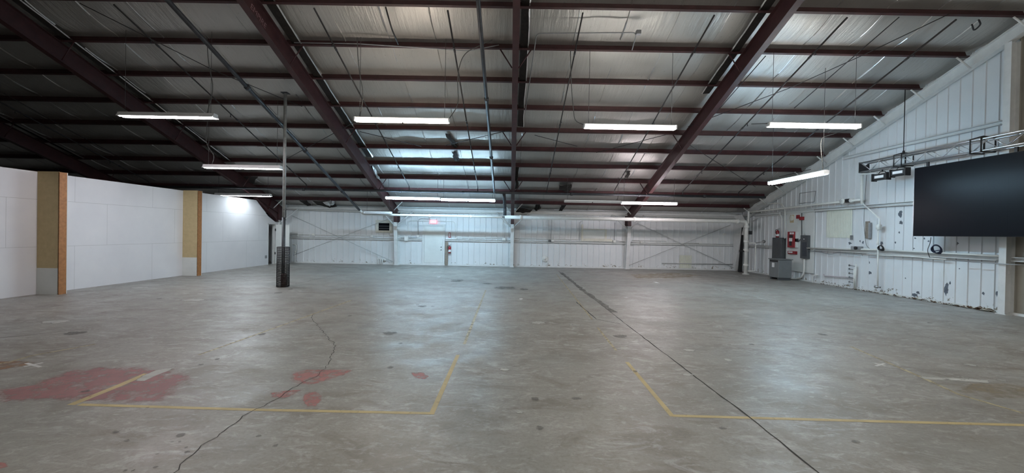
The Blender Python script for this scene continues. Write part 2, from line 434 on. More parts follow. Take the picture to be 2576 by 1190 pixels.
# pale and dark blotches
for i, (px, py, w_, h_) in enumerate([(490, 755, 62, 5), (352, 724, 40, 4), (470, 738, 14, 4), (505, 739, 16, 3), (145, 809, 72, 8), (1350, 812, 42, 8), (1445, 818, 30, 4), (1462, 842, 20, 3),
        (1830, 905, 26, 6), (1735, 881, 34, 6), (1730, 943, 30, 5), (2455, 959, 66, 7), (2520, 957, 30, 4), (2440, 918, 26, 5), (2475, 738, 8, 3), (1308, 1038, 16, 7), (1104, 697, 10, 2), (980, 684, 8, 2), (1652, 711, 10, 3), (1310, 752, 10, 4), (1852, 695, 6, 2), (0, 857, 14, 5), (1270, 930, 22, 6)]):
    p = onZ(px, py); sx = (onZ(px+w_/2, py)-onZ(px-w_/2, py)).length/2; sy = (onZ(px, py-h_/2)-onZ(px, py+h_/2)).length/2
    fpoly(blob((p.x, p.y), sx, sy, 16, .4, i), 'pale' if w_ > 12 else 'white')
for i, (px, py, w_, h_) in enumerate([(190, 838, 60, 7), (660, 841, 18, 6), (978, 838, 42, 9), (1063, 771, 26, 5), (982, 925, 18, 5), (1008, 864, 14, 3), (1050, 767, 10, 2), (1090, 771, 12, 2), (1318, 728, 24, 5), (1270, 724, 60, 8), (1148, 708, 44, 4), (1560, 846, 42, 9),
        (1356, 1078, 24, 12), (1598, 935, 12, 6), (545, 904, 14, 4), (505, 918, 16, 4), (455, 1095, 24, 8), (432, 1113, 8, 4), (452, 1112, 8, 4), (468, 1127, 10, 4), (395, 1143, 12, 4), (292, 1087, 22, 7), (318, 1110, 16, 5), (392, 1176, 14, 6), (315, 1185, 12, 5), (335, 1185, 8, 5),
        (692, 1123, 16, 9), (650, 1098, 18, 6), (470, 1138, 14, 6), (2155, 1112, 26, 7), (1835, 868, 12, 2), (1925, 878, 3, 1), (880, 795, 12, 3), (700, 737, 26, 4), (730, 728, 12, 3), (400, 752, 14, 2), (215, 985, 24, 6), (1150, 705, 40, 4), (2068, 842, 24, 5), (1225, 714, 30, 4), (2340, 813, 14, 2), (1890, 867, 16, 3), (1345, 1004, 24, 8), (1450, 1003, 26, 8), (1820, 1078, 26, 6)]):
    p = onZ(px, py); sx = (onZ(px+w_/2, py)-onZ(px-w_/2, py)).length/2; sy = (onZ(px, py-h_/2)-onZ(px, py+h_/2)).length/2
    fpoly(blob((p.x, p.y), sx, sy, 14, .3, 50+i), 'dark')
floor = struct(fl, 'floor')

# ------------------------------------------------------------------ setting: roof lining (two slopes), foil faced and sagging between the purlins
SH = .25          # lining height above the purlin undersides
def lining():
    mb = MB()
    ys = []
    k = -1
    ye = D+.02
    nY = int((ye-RIDGE)/.0763); nX = 120
    xs = [LEFT+(W+.05-LEFT)*i/nX for i in range(nX+1)]
    def zz(x, Y):
        t = ((D-A0-Y)/C0) % 1.0
        sag = -.06*abs(math.sin(math.pi*t))**.5
        xt = ((x+.3)/1.22) % 1.0
        sag -= .022*math.sin(math.pi*xt)*math.sin(math.pi*t)
        sag += .03*math.sin(math.pi*t)*noise.noise(Vector((x*1.3, Y*.9, 0)))
        return roofz(Y)+SH+sag
    vs = [(x, RIDGE+(ye-RIDGE)*j/nY, zz(x, RIDGE+(ye-RIDGE)*j/nY)) for j in range(nY+1) for x in xs]
    w = nX+1
    mb.add(vs, [(j*w+i, j*w+i+1, (j+1)*w+i+1, (j+1)*w+i) for j in range(nY) for i in range(nX)], M['foil'], True)
    # taped seams running up the slope, each hanging as a small folded tab
    x = LEFT+.31
    s = 0
    while x < W-.2:
        Y = 5.0
        while Y < D-.1:
            L = random.uniform(.35, 1.1)
            if random.random() < .93:
                w_ = random.choice((.02, .03, .05)); h_ = random.uniform(.004, .03)
                k_ = max(2, int(L/.15)); a = []
                for j in range(k_+1):
                    yy = min(Y+L*j/k_, D-.05); xx = x+.012*noise.noise(Vector((yy*2, x, 3)))
                    z1 = zz(xx, yy)
                    a += [(xx-w_/2, yy, z1-.003), (xx, yy, z1-h_-.004), (xx+w_/2, yy, z1-.003)]
                mb.add(a, [(3*j+q, 3*j+q+1, 3*j+q+4, 3*j+q+3) for j in range(k_) for q in (0, 1)], M['tape'] if random.random() < .55 else M['foil'])
            Y += L
        x += 1.22 if s % 2 else 1.22
        s += 1
    # lining cut along the rafters: dark strips paint in the shaded gap, foil edged
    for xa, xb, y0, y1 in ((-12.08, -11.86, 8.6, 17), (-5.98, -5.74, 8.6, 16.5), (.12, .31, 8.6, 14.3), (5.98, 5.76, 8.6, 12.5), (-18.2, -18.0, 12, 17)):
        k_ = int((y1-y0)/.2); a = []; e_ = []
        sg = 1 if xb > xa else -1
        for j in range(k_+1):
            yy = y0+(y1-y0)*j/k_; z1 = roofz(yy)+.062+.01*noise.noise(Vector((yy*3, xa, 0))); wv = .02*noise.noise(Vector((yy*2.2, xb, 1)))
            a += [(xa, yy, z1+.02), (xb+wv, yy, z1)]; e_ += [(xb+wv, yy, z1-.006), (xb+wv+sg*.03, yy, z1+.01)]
        mb.add(a, [(2*j, 2*j+1, 2*j+3, 2*j+2) for j in range(k_)], M['torn']); mb.add(e_, [(2*j, 2*j+1, 2*j+3, 2*j+2) for j in range(k_)], M['tape'])  # 'torn' serves here as the colour of the gap shade
    # back slope, plain
    zr = roofz(RIDGE)+SH
    mb.add([(LEFT, BACK, zr-(RIDGE-BACK)*T0), (W+.05, BACK, zr-(RIDGE-BACK)*T0), (W+.05, RIDGE, zr), (LEFT, RIDGE, zr)], [(0, 1, 2, 3)], M['foil'])
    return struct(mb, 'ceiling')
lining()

# ------------------------------------------------------------------ setting: ribbed sheet walls
def ribs(mb, a, b, fn, step=.305, w=.04, d=.026, off=.1, mat=None):
    """fn(t, depth, z): point; top(t): height"""
    t = a+off
    f, top = fn
    last = a
    while t < b:
        pts = [(last, 0), (t-w/2, 0), (t-w/4, d), (t+w/4, d), (t+w/2, 0)]
        for (t0, d0), (t1, d1) in zip(pts, pts[1:]):
            mb.add([f(t0, d0, 0), f(t1, d1, 0), f(t1, d1, top(t1)), f(t0, d0, top(t0))], [(0, 1, 2, 3)], mat)
        last = t+w/2; t += step
    mb.add([f(last, 0, 0), f(b, 0, 0), f(b, 0, top(b)), f(last, 0, top(last))], [(0, 1, 2, 3)], mat)
wf = MB()
ribs(wf, LEFT, W+.02, (lambda t, d, z: (t, D-d, z), lambda t: roofz(D)+SH+.02), mat=M['sheet'])
struct(wf, 'wall_far')
wr = MB()
def gtop(Y): return (roofz(Y) if Y > RIDGE else roofz(RIDGE)-(RIDGE-Y)*T0)+SH+.03
M['sheet_shaded'] = worn('beige_shaded_sheet', (.30, .28, .24), .5, 0, .12, 2, .05)  # darker copy for the wall past the post: its shade put into the colour
ribs(wr, BACK, 9.93, (lambda t, d, z: (W-d, t, z), gtop), mat=M['sheet_shaded'])
ribs(wr, 9.93, D, (lambda t, d, z: (W-d, t, z), gtop), mat=M['sheet'])
def wchip(px, py, w_, h_, mat='chip', seed=0, off=.004):
    p = onX(px, py, W-off); sc = p.y/F
    pts = blob((p.y, p.z), w_*sc*1.0*p.y/W/2*1.0, h_*sc/2, 12, .45, seed)
    k = len(pts); wr.add([(W-off, p.y, p.z)]+[(W-off, a, b) for a, b in pts], [(0, i+1, (i+1) % k+1) for i in range(k)], M[mat])
for i, (px, py, w_, h_) in enumerate([(2265, 537, 9, 16), (2267, 560, 10, 9), (2262, 585, 4, 6), (2252, 610, 4, 5), (2382, 718, 10, 12), (2380, 732, 10, 20), (2390, 712, 4, 8), (2474, 738, 8, 8), (2508, 738, 9, 14),
        (2408, 612, 8, 7), (2298, 625, 5, 4), (2164, 607, 4, 5), (2171, 610, 5, 7), (2218, 611, 7, 9), (2325, 600, 5, 5), (2336, 607, 5, 4), (2302, 599, 5, 4), (2187, 660, 2, 6), (2188, 686, 8, 8), (2414, 676, 4, 3), (2278, 700, 3, 3), (2138, 612, 9, 6), (2300, 742, 14, 10), (2310, 736, 8, 8)]):
    wchip(px, py, w_, h_, 'chip', i)
struct(wr, 'wall_right')
wb = MB(); wb.box((LEFT, BACK-.1, 0), (W, BACK, roofz(RIDGE)+SH-(RIDGE-BACK)*T0), M['sheet_plain']); struct(wb, 'wall_back')
wo = MB(); wo.prism([(BACK, 0), (D, 0), (D, gtop(D)), (RIDGE, gtop(RIDGE)), (BACK, gtop(BACK))], 0, LEFT-.1, LEFT, M['sheet_plain']); struct(wo, 'wall_outer')

# base angles along the walls
b = MB(); b.box((-11.9, D-.07, 0), (W-.1, D-.02, .07), M['white_steel']); struct(b, 'baseboard_far')
b = MB(); b.box((W-.07, 2, 0), (W-.02, D-.1, .06), M['white_steel']); struct(b, 'baseboard_right')
# girts
b = MB()
for z_ in (1.36,): b.prism([(D-.02, z_-.045), (D-.13, z_-.045), (D-.13, z_-.03), (D-.035, z_-.03), (D-.035, z_+.04), (D-.13, z_+.04), (D-.13, z_+.05), (D-.02, z_+.05)], 0, -12.0, -4.83, M['white_steel']); b.prism([(D-.02, z_-.045), (D-.13, z_-.045), (D-.13, z_-.03), (D-.035, z_-.03), (D-.035, z_+.04), (D-.13, z_+.04), (D-.13, z_+.05), (D-.02, z_+.05)], 0, -3.6, 11.8, M['white_steel'])
struct(b, 'trim_1')
b = MB(); b.prism([(D-.02, 2.86), (D-.16, 2.80), (D-.16, 2.83), (D-.03, 2.9), (D-.03, 3.0), (D-.16, 3.05), (D-.02, 3.06)], 0, -12.0, 12.1, M['white_steel']); struct(b, 'trim_2')
b = MB()
for z_, y0, y1 in ((1.36, 10.2, 16.35), (1.36, 18.9, 21.6), (1.36, 4, 9.9), (2.93, 10.2, 21.6), (4.78, 10.2, 15.1)):
    b.box((W-.14, y0, z_-.05), (W-.02, y1, z_-.035)); b.box((W-.14, y0, z_+.04), (W-.02, y1, z_+.055)); b.box((W-.04, y0, z_-.05), (W-.02, y1, z_+.05))
struct(b, 'trim_3', M['white_steel'])

# ------------------------------------------------------------------ white partition on the left
PX, PH = -12.2, 3.15
b = MB(); ye = 20.25
b.box((PX-.12, BACK, 0), (PX, 19.3, PH)); b.prism([(19.3, 0), (ye, 0), (ye, 2.42), (19.3, PH)], 0, PX-.12, PX)
b.prism([(ye, 2.03), (D-.02, 2.03), (D-.02, 2.12), (20.95, 2.12), (ye, 2.42)], 0, PX-.12, PX)
b.box((PX-.12, 20.88, 0), (PX, D-.02, 2.03))
struct(b, 'wall_left', M['partition'])
b = MB(); b.box((PX-1.2, 19.6, 0), (PX-1.15, D-.02, 2.6)); b.box((PX-1.2, 19.55, 0), (PX-.12, 19.6, 2.6)); b.box((PX-1.2, 19.6, 2.55), (PX-.12, D-.02, 2.6)); struct(b, 'wall_closet', M['void'])
b = MB()
for y_ in (10.42, 15.0):
    pass
def fin(y0, y1, label):
    t = thing('partition_fin', label, 'wall panel', (PX, y0, 0), 'tan and white fins on the partition')
    x0, x1 = PX+.002, PX+.57
    b = MB(); b.box((x0, y0+.02, .0), (x1-.03, y1-.02, PH)); b.build('core', M['board_white'], t)
    b = MB(); b.box((x0, y0, .68), (x1-.02, y0+.02, PH+.01)); b.build('tan_board', M['tan'], t)
    b = MB(); b.box((x0, y0, 0), (x1-.02, y0+.02, .68)); b.build('white_board', M['board_white'], t)
    b = MB(); b.box((x1-.03, y0+.0, 0), (x1, y1, PH)); b.build('wood_stud', M['wood'], t)
    b = MB(); b.box((x1-.02, y1-.005, 0), (x1+.002, y1+.01, PH)); b.build('white_edge', M['board_white'], t)
fin(10.40, 10.58, 'nearer fin on the white partition, tan board above white with orange wooden edge')
fin(15.0, 15.18, 'farther fin on the white partition, tan board above white with wooden edge')
# outlet
t = thing('wall_outlet', 'small grey electrical outlet low on the white partition near its doorway', 'outlet', (PX, 19.4, .4))
p = onX(669, 646, PX); b = MB(); b.bbox((PX+.001, p.y-.09, p.z-.07), (PX+.012, p.y+.09, p.z+.07), .003); b.build('plate', M['grey_conduit'], t)
# open door at the partition's end
t = MB(); t.box((PX-.13, 20.82, 0), (PX+.02, 20.88, 2.07)); t.box((PX-.13, 20.25, 0), (PX+.01, 20.29, 2.07)); t.box((PX-.13, 20.25, 2.03), (PX+.01, 20.88, 2.08))
d2 = struct(t, 'door_2', M['white_steel'])
p0 = onY(694, 566, 20.80); p1 = onY(728.5, 566, 20.80)
b = MB(); b.bbox((p0.x, 20.78, .02), (p1.x, 20.82, 2.02), .004); b.build('door_leaf', M['board_white'], d2)
for z_ in (.55, 1.75): b = MB(); b.box((p0.x-.03, 20.765, z_-.06), (p0.x+.02, 20.79, z_+.06)); b.build('hinge', M['black'], d2)

# ------------------------------------------------------------------ steel frames
def ibeam_rafter(x, yb, yt, bot, top, fw=.165, tf=.015, tw=.012, bot_top=None):
    """sloped I-section: bot/top are offsets below the purlin undersides"""
    mb = MB(); bt = bot if bot_top is None else bot_top
    A = lambda Y, o: (Y, roofz(Y, o))
    mb.prism([A(yb, bot), A(yt, bt), A(yt, bt-tf), A(yb, bot-tf)], 0, x-fw/2, x+fw/2)
    mb.prism([A(yb, top+tf), A(yt, top+tf), A(yt, top), A(yb, top)], 0, x-fw/2, x+fw/2)
    mb.prism([A(yb, bot-tf), A(yt, bt-tf), A(yt, top+tf), A(yb, top+tf)], 0, x-tw/2, x+tw/2)
    return mb
names = {-18.3: 'beyond the white partition, farthest left', -12.2: 'just above the white partition, second from the left', -6.1: 'left of centre between lamps', 0: 'running up the centre', 6.1: 'right of centre'}
for x in (-18.3, -12.2, -6.1, 0, 6.1):
    lab = {-18.3: 'dark red rafter frame farthest left, mostly behind the white partition',
           -12.2: 'dark red rafter frame crossing directly above the white partition',
           -6.1: 'dark red rafter frame left of centre, its white column left of the exit door',
           0: 'dark red rafter frame at the centre, its white column right of the exit door',
           6.1: 'dark red rafter frame right of centre with white column at far wall'}[x]
    t = thing('steel_frame', lab, 'steel frame', (x, D-.3, 0), 'portal frames of the hall')
    fr = .052
    ibeam_rafter(x, 21.08, RIDGE, .52+.0, 0.0).build('rafter', M['red'], t)
    # column with its tapered inner flange
    col = MB(); fw = .17; zt = 2.27
    yi = lambda z_: 21.37-.32*z_/2.55
    col.prism([(yi(0), .0), (yi(0)+.014, 0), (yi(zt)+.014, zt), (yi(zt), zt)], 0, x-fw/2, x+fw/2)
    col.prism([(D-.05, 0), (D-.036, 0), (D-.036, zt), (D-.05, zt)], 0, x-fw/2, x+fw/2)
    col.prism([(yi(0), .0), (D-.04, 0), (D-.04, zt), (yi(zt), zt)], 0, x-.006, x+.006)
    col.box((x-.12, yi(0)-.04, 0), (x+.12, D-.03, .02))
    col.build('column', M['white_steel'] if x > -12.3 else M['red'], t)
    kn = MB(); yk = 21.08
    kn.prism([(yi(zt), zt), (yi(zt)+.014, zt), (yk+.014, roofz(yk, .5)), (yk, roofz(yk, .52))], 0, x-fw/2, x+fw/2)
    kn.prism([(yi(zt), zt), (D-.04, zt), (D-.04, roofz(D-.04)), (yk, roofz(yk, 0)), (yk, roofz(yk, .52))], 0, x-.008, x+.008)
    kn.prism([(D-.05, zt), (D-.036, zt), (D-.036, roofz(D-.04)), (D-.05, roofz(D-.04))], 0, x-fw/2, x+fw/2)
    kn.box((x-fw/2, yi(zt), zt-.012), (x+fw/2, D-.05, zt+.006))
    kn.prism([(yk-.02, roofz(yk, .52)), (yk-.005, roofz(yk, .52)), (yk-.005, roofz(yk, .0)), (yk-.02, roofz(yk, .0))], 0, x-fw/2, x+fw/2)
    kn.build('knee', M['red'], t)
    if x == -12.2:   # deep haunch seen over the end of the partition
        h = MB(); h.prism([(19.2, roofz(19.2, .5)), (21.0, roofz(21.0, .5)), (21.0, 2.2)], 0, x-.01, x+.01)
        a, b_ = Vector((x, 19.2, roofz(19.2, .52))), Vector((x, 21.0, 2.2))
        h.prism([(19.2, a.z-.02), (21.0, 2.18), (21.0, 2.2), (19.2, a.z)], 0, x-.1, x+.1)
        h.prism([(20.1, 2.72), (20.12, 2.72), (20.45, 3.3), (20.43, 3.3)], 0, x-.09, x+.09)
        h.build('haunch', M['red'], t)
    for k in (2, 5, 8):
        Y = D-A0-k*C0
        for s in (-1, 1):
            g = MB(); g.tube([(x+s*.09, Y, roofz(Y, .48)), (x+s*.42, Y, roofz(Y, -.02))], .018, 4); g.build('flange_brace', M['red_dark'], t)
    if -12.3 < x:
        for s in (-1, 1):
            if x == -12.2 and s == -1: continue
            g = MB(); g.tube([(x+s*.08, 21.15, 2.12), (x+s*.85, 21.45, 2.86)], .035, 4); g.build('knee_brace', M['white_steel'], t)
            g = MB(); g.tube([(x+s*.09, 20.55, roofz(20.55, .44)), (x+s*.5, 20.6, roofz(20.6, -.02))], .025, 4); g.build('flange_brace', M['white_steel'], t)
    if x == -6.1:
        tx = bpy.data.curves.new('stencil', 'FONT'); tx.body = 'EMPIRE'; tx.size = .2; tx.extrude = .001
        to = bpy.data.objects.new('stencil', tx); C.objects.link(to)
        Y0 = 10.05; ang = math.atan(T0)
        dg = bpy.context.evaluated_depsgraph_get(); me = bpy.data.meshes.new_from_object(to.evaluated_get(dg)); bpy.data.objects.remove(to)
        dirv = Vector((0, 1, -T0)).normalized(); upv = Vector((0, T0, 1)).normalized()
        org = Vector((x+.012, 9.3, roofz(9.3, .38)))
        for v in me.vertices: p = v.co.copy(); v.co = org+dirv*p.x+upv*p.y+Vector((1, 0, 0))*p.z
        me.materials.clear(); me.materials.append(M['stencil'])
        so = bpy.data.objects.new('stencil_lettering', me); C.objects.link(so); so.parent = t; so.matrix_parent_inverse = Matrix.Translation(-Vector(t.location)); so['label'] = 'faded pale stencil lettering on the web'
# end frame against the gable
ex = W-.16
t = thing('steel_frame', 'white painted rafter frame lying along the right hand gable wall', 'steel frame', (ex, D-.3, 0), None)
ibeam_rafter(ex, 20.9, RIDGE, .36, -.02, .16, bot_top=.24).build('rafter', M['white_steel'], t)
col = MB()
col.prism([(21.4, 0), (21.414, 0), (20.55, 2.55), (20.53, 2.55)], 0, ex-.42, ex-.25)
col.prism([(21.4, 0), (D-.05, 0), (D-.05, 2.9), (20.9, 2.95), (20.54, 2.55)], 0, ex-.34, ex-.325)
col.build('column', M['white_steel'], t)
b = MB(); q = [onY(x_, y_, 20.75) for x_, y_ in ((1857, 684), (1867, 686), (1871, 574), (1867, 572))]; b.prism([(p.x, p.z) for p in q], 1, 20.75, 20.79); b.build('gap_shade_strip', M['black'], t)  # black strip stands in for the shaded gap beside the column
for k in range(0, 10):
    Y = D-A0-k*C0
    g = MB(); g.tube([(ex-.06, Y-.05, roofz(Y, .3)), (ex-.42, Y-.02, roofz(Y, .0))], .028, 4); g.build('flange_brace', M['white_steel'], t)
# gable post
t = thing('wall_post', 'white painted steel post on the right wall at the frame edge', 'post', (W-.1, 10.0, 0))
b = MB(); yp = 9.98; zt = roofz(yp, .3)
b.box((W-.25, yp-.075, 0), (W-.238, yp+.075, zt)); b.box((W-.035, yp-.075, 0), (W-.022, yp+.075, zt)); b.box((W-.24, yp-.005, 0), (W-.03, yp+.005, zt))
b.box((W-.27, yp-.11, 0), (W-.02, yp+.11, .015)); b.build('shaft', M['white_steel'], t)
p = onX(2546, 686, W-.12); b = MB(); b.box((W-.13, yp-.0095, p.z-.04), (W-.07, yp-.006, p.z+.04)); b.build('switch_plate', M['label_white'], t)

# ------------------------------------------------------------------ purlins
ords = ['lowest', 'second', 'third', 'fourth', 'fifth', 'sixth', 'seventh', 'eighth', 'ninth', 'tenth', 'eleventh']
for k in range(0, 11):
    Y = D-A0-k*C0; z = roofz(Y); x0, x1 = LEFT+.02, W-.26
    b = MB(); th = .006; fl_ = .065; hh = .2
    # Z section leaning with the slope: web, bottom flange towards the camera, top flange away, both with lips
    c_, s_ = math.cos(math.atan(T0)), math.sin(math.atan(T0))
    def T(u, v): return (Y+u*c_+v*s_, z-u*s_+v*c_)
    b.prism([T(-th/2, 0), T(th/2, 0), T(th/2, hh), T(-th/2, hh)], 0, x0, x1)
    b.prism([T(-fl_, 0), T(0, 0), T(0, th), T(-fl_, th)], 0, x0, x1)
    b.prism([T(0, hh-th), T(fl_, hh-th), T(fl_, hh), T(0, hh)], 0, x0, x1)
    b.prism([T(-fl_, 0), T(-fl_+th, 0), T(-fl_+th, .018), T(-fl_, .018)], 0, x0, x1)
    o = b.build('purlin', M['red_dark'] if k < 5 else M['red'])
    lab = 'dark red roof purlin, %s row up from the far wall' % ords[k] if k else 'dark red roof purlin in the lowest row, just above the far wall'
    if k == 10: lab = 'dark red roof purlin in the eleventh row, cut by the top frame edge'
    tag(o, lab, 'roof purlin', 'horizontal roof purlins')

# ------------------------------------------------------------------ lamps
def lamp(c, L, axis, mat, label, ztop=None, seg=2, lit=True, refl=False, cords=None, group='strip lamps hanging from the roof', wires=True):
    """c: centre of the lens underside; axis 0 along X or 1 along Y"""
    t = thing('strip_lamp', label, 'strip lamp', c, group)
    cx_, cy_, cz_ = c
    def P(a, b_, z_): return (cx_+a, cy_+b_, cz_+z_) if axis == 0 else (cx_+b_, cy_+a, cz_+z_)
    h = MB(); w_ = .05
    prof = [(-w_, .07), (w_, .07), (w_, .12), (.03, .135), (-.03, .135), (-w_, .12)]
    if refl: prof = [(-.13, .015), (-.125, .015), (-.05, .07), (.05, .07), (.125, .015), (.13, .015), (.055, .13), (-.055, .13)]
    vs = [P(-L/2, u, v) for u, v in prof]+[P(L/2, u, v) for u, v in prof]; k = len(prof)
    h.add(vs, [list(range(k)), list(range(k, 2*k))]+[(i, (i+1) % k, (i+1) % k+k, i+k) for i in range(k)])
    h.build('housing', M['housing'], t)
    for s in range(seg):
        a = -L/2+L*s/seg+.025; b_ = -L/2+L*(s+1)/seg-.025
        for q in (-1, 1):
            rt = .027 if lit else .019; prof = [(q*.05+rt*math.cos(math.pi*(j+.5)/3), .035+rt*math.sin(math.pi*(j+.5)/3)) for j in range(6)]
            g = MB(); vs = [P(a, u, v) for u, v in prof]+[P(b_, u, v) for u, v in prof]; k = len(prof)
            g.add(vs, [list(range(k)), list(range(k, 2*k))]+[(i, (i+1) % k, (i+1) % k+k, i+k) for i in range(k)])
            g.build('tube', mat if lit else M['housing'], t)
    for s in (-1, 1):
        g = MB(); a = P(s*(L/2-.02), -.075, .02); b_ = P(s*(L/2+.012), .075, .12); g.box(a, b_); g.build('end_cap', M['housing'], t)
        if wires:
            a = Vector(P(s*(L/2-.12), 0, .13)); zt = ztop if ztop else roofz(a.y, .01)
            g = MB(); g.tube([a, (a.x, a.y, zt)], .006, 4); g.build('hanger_wire', M['wire'], t)
    for cd in (cords or []):
        g = MB(); g.tube(bend(cd, .4, 6), .011, 5); g.build('power_cord', M['cord'], t)
    return t
def c3(a, b, Y):  # centre of a lamp seen between pixels a and b at depth Y
    p, q = onY(*a, Y), onY(*b, Y); return Vector(((p.x+q.x)/2, Y, (p.z+q.z)/2-.045))
L = 2.44
c = c3((303, 291), (542, 294), 10.43); e = Vector((c.x+1.0, c.y, c.z+.12))
lamp(c, L, 0, M['lamp_pink'], 'lit strip lamp at left in the nearest row, hanging over the red floor paint', cords=[[e, e+Vector((.1, .1, .7)), e+Vector((-.05, .1, 1.3)), (e.x-.1, e.y+.1, roofz(e.y, .1))]], seg=1, refl=True)
c = c3((893, 301), (1130, 308), 10.52); e = Vector((c.x+1.2, c.y, c.z+.1))
lamp(c, L, 0, M['lamp_warm'], 'lit warm strip lamp in the nearest row, just left of the central rafter',
     cords=[[e, e+Vector((.25, .05, .4)), e+Vector((.2, .05, 1.2)), e+Vector((.35, .05, 1.75)), (e.x+1.1, e.y, roofz(e.y, .02))],
            [Vector((c.x-1.1, c.y, c.z+.1)), Vector((c.x-1.0, c.y, c.z+.7)), Vector((c.x-1.15, c.y, c.z+1.4)), (c.x-1.2, c.y, roofz(c.y, .02))]])
c = c3((1469, 321), (1700, 322), 10.79); e = Vector((c.x-1.22, c.y, c.z+.1))
lamp(c, L, 0, M['lamp_neutral'], 'lit strip lamp in the nearest row, between the central and right rafters', cords=[[e, e+Vector((-.25, 0, .1)), (e.x-.35, e.y, c.z+1.0), (e.x-.4, e.y, roofz(e.y, .02))]], seg=1)
c = c3((1931, 317), (2162, 319), 10.79)
lamp(c, L, 0, M['lamp_neutral'], 'lit strip lamp at right in the nearest row, right of the right rafter', cords=[[c+Vector((-1.2, 0, .1)), (6.3, c.y, c.z+.08)]], seg=1)
c = c3((515, 419), (706, 425), 13.04)
lamp(c, L, 0, M['lamp_cool'], 'lit cool two-segment strip lamp in the middle distance beside the grey post', cords=[[c+Vector((-1.0, 0, .1)), c+Vector((-.9, 0, .4)), c+Vector((-1.2, 0, .8)), (c.x-1.1, c.y, roofz(c.y))]], refl=True)
c = c3((543, 490), (681, 493), 18.04)
lamp(c, L, 0, M['lamp_cool'], 'lit cool strip lamp at the far left, just above the partition top', refl=True)
c = c3((970, 498), (1108, 502), 18.03)
lamp(c, L-.01, 0, M['lamp_blue'], 'left lamp of the lit pair in line above the exit door')
c2 = Vector((c.x+2.45, c.y, c.z-.03)); lamp(c2, L-.01, 0, M['lamp_blue'], 'right lamp of the lit pair in line above the exit door')
c = c3((1562, 512), (1703, 513), 17.65)
lamp(c, L-.01, 0, M['lamp_pink'], 'lit rose-white strip lamp in front of the right rafter by the far wall', seg=1)
lamp(Vector((c.x-2.46, c.y, c.z+.02)), L-.01, 0, None, 'unlit strip lamp end to end with the lit rose-white one', lit=False, seg=2)
pa, pb = onX(1937, 462, 8.6), onX(2078, 437, 8.6)
cc = (pa+pb)/2
lamp(Vector((8.6, cc.y, cc.z-.04)), L, 1, M['lamp_blue'], 'lit cool strip lamp turned sideways, near the white gable rafter', cords=[[(8.6, cc.y-1.1, cc.z+.1), onX(2062, 347, 8.6), onR(2150, 322, .05)]])
pa, pb = onY(917, 541, 19.6), onY(985, 537, 19.6)
lamp(Vector((onY(951, 538, 19.35).x, 19.35, onY(951, 538, 19.35).z-.02)), 1.3, 0, None, 'short unlit strip lamp on the white pipe left of the exit door', lit=False, seg=1, ztop=roofz(19.41, .0), group=None)
# unseen lamps added behind the camera to light the foreground, carrying on the rows
for (x, y) in ((-2.9, 4.2), (3.1, 4.2), (8.6, 4.2), (-2.9, -3), (3.1, -3), (8.6, -3)):
    lamp(Vector((x, y, 5.4)), L, 0, M['lamp_neutral'], 'unseen lit strip lamp added behind the camera', seg=1, ztop=roofz(4.2) if y > 0 else 7.6, group='unseen lamps added behind the camera')

# ------------------------------------------------------------------ pipes overhead
def pipe(name, pts, r, mat, label, cat, seg=10, couplings=(), group=None, rb=.12, extra=None):
    t = thing(name, label, cat, tuple(pts[0]), group)
    b = MB(); b.tube(bend(pts, rb), r, seg); b.build('run', mat, t)
    for p, ax in couplings:
        g = MB(); a = Vector(ax).normalized(); p = Vector(p)
        g.lathe(p-a*.06, a, [(r, 0), (r*1.35, .01), (r*1.35, .11), (r, .12)], 12); g.build('coupling', mat, t)
    return t
SL = Vector((0, 1, -T0)).normalized()
def slopeY(x, Y, off): return Vector((x, Y, roofz(Y, off)))
XR = 11.33
# white main along the far wall and its riser
zm = 2.56
t = pipe('sprinkler_main', [(XR, 19.6, .02), (XR, 19.6, zm), (-.37, 19.6, zm)], .088, M['white_pipe'], 'thick white sprinkler main from the floor riser at right to the far centre', 'pipe', 14,
         [((XR, 19.6, z_), (0, 0, 1)) for z_ in (.45, 1.15, 1.6, 2.3)]+[((x_, 19.6, zm), (1, 0, 0)) for x_ in (5.9, 10.9, .4)], rb=.2)
b = MB(); b.lathe((XR, 19.6, 0), (0, 0, 1), [(.001, .001), (.15, .002), (.15, .03), (.09, .035)], 16); b.build('base_flange', M['white_pipe'], t)
b = MB(); b.tube([(XR-.25, 19.6, 1.12), (XR+.02, 19.6, 1.12)], .04, 8); b.lathe((XR-.3, 19.6, 1.12), (1, 0, 0), [(.01, 0), (.07, .0), (.07, .03), (.01, .04)], 12); b.build('valve', M['black'], t)
b = MB(); b.tube(bend([(XR+.05, 19.55, zm-.1), (XR+.05, 19.55, 3.0)], .1), .045, 8); b.build('upper_tee', M['white_pipe'], t)
b = MB(); b.tube(bend([(XR+.08, 19.6, 1.52), (XR+.42, 19.55, 1.52), (XR+.42, 19.55, .16), (XR+.0, 19.6, .16)], .06), .032, 8); b.build('drain_pipe', M['white_pipe'], t)
b = MB(); b.lathe((XR+.6, 19.2, 1.6), (-.6, -1, 0), [(.01, 0), (.07, .0), (.075, .05), (.01, .06)], 14); b.tube([(XR+.42, 19.55, 1.52), (XR+.6, 19.2, 1.6)], .02, 6); b.build('pressure_gauge', M['chrome'], t)
b = MB(); b.bbox((XR+.09, 19.5, 1.93), (XR+.22, 19.62, 2.1), .01); b.build('alarm_switch', M['black'], t)
pipe('sprinkler_pipe', [(-.5, 19.6, zm), (-7.2, 19.6, zm+.02), (-7.24, 19.2, roofz(19.2, 1.03)+.02)], .052, M['white_pipe'], 'thinner white sprinkler pipe running left above the exit door', 'pipe', 10, [((-2.0, 19.6, zm), (1, 0, 0)), ((-4.0, 19.6, zm), (1, 0, 0))])
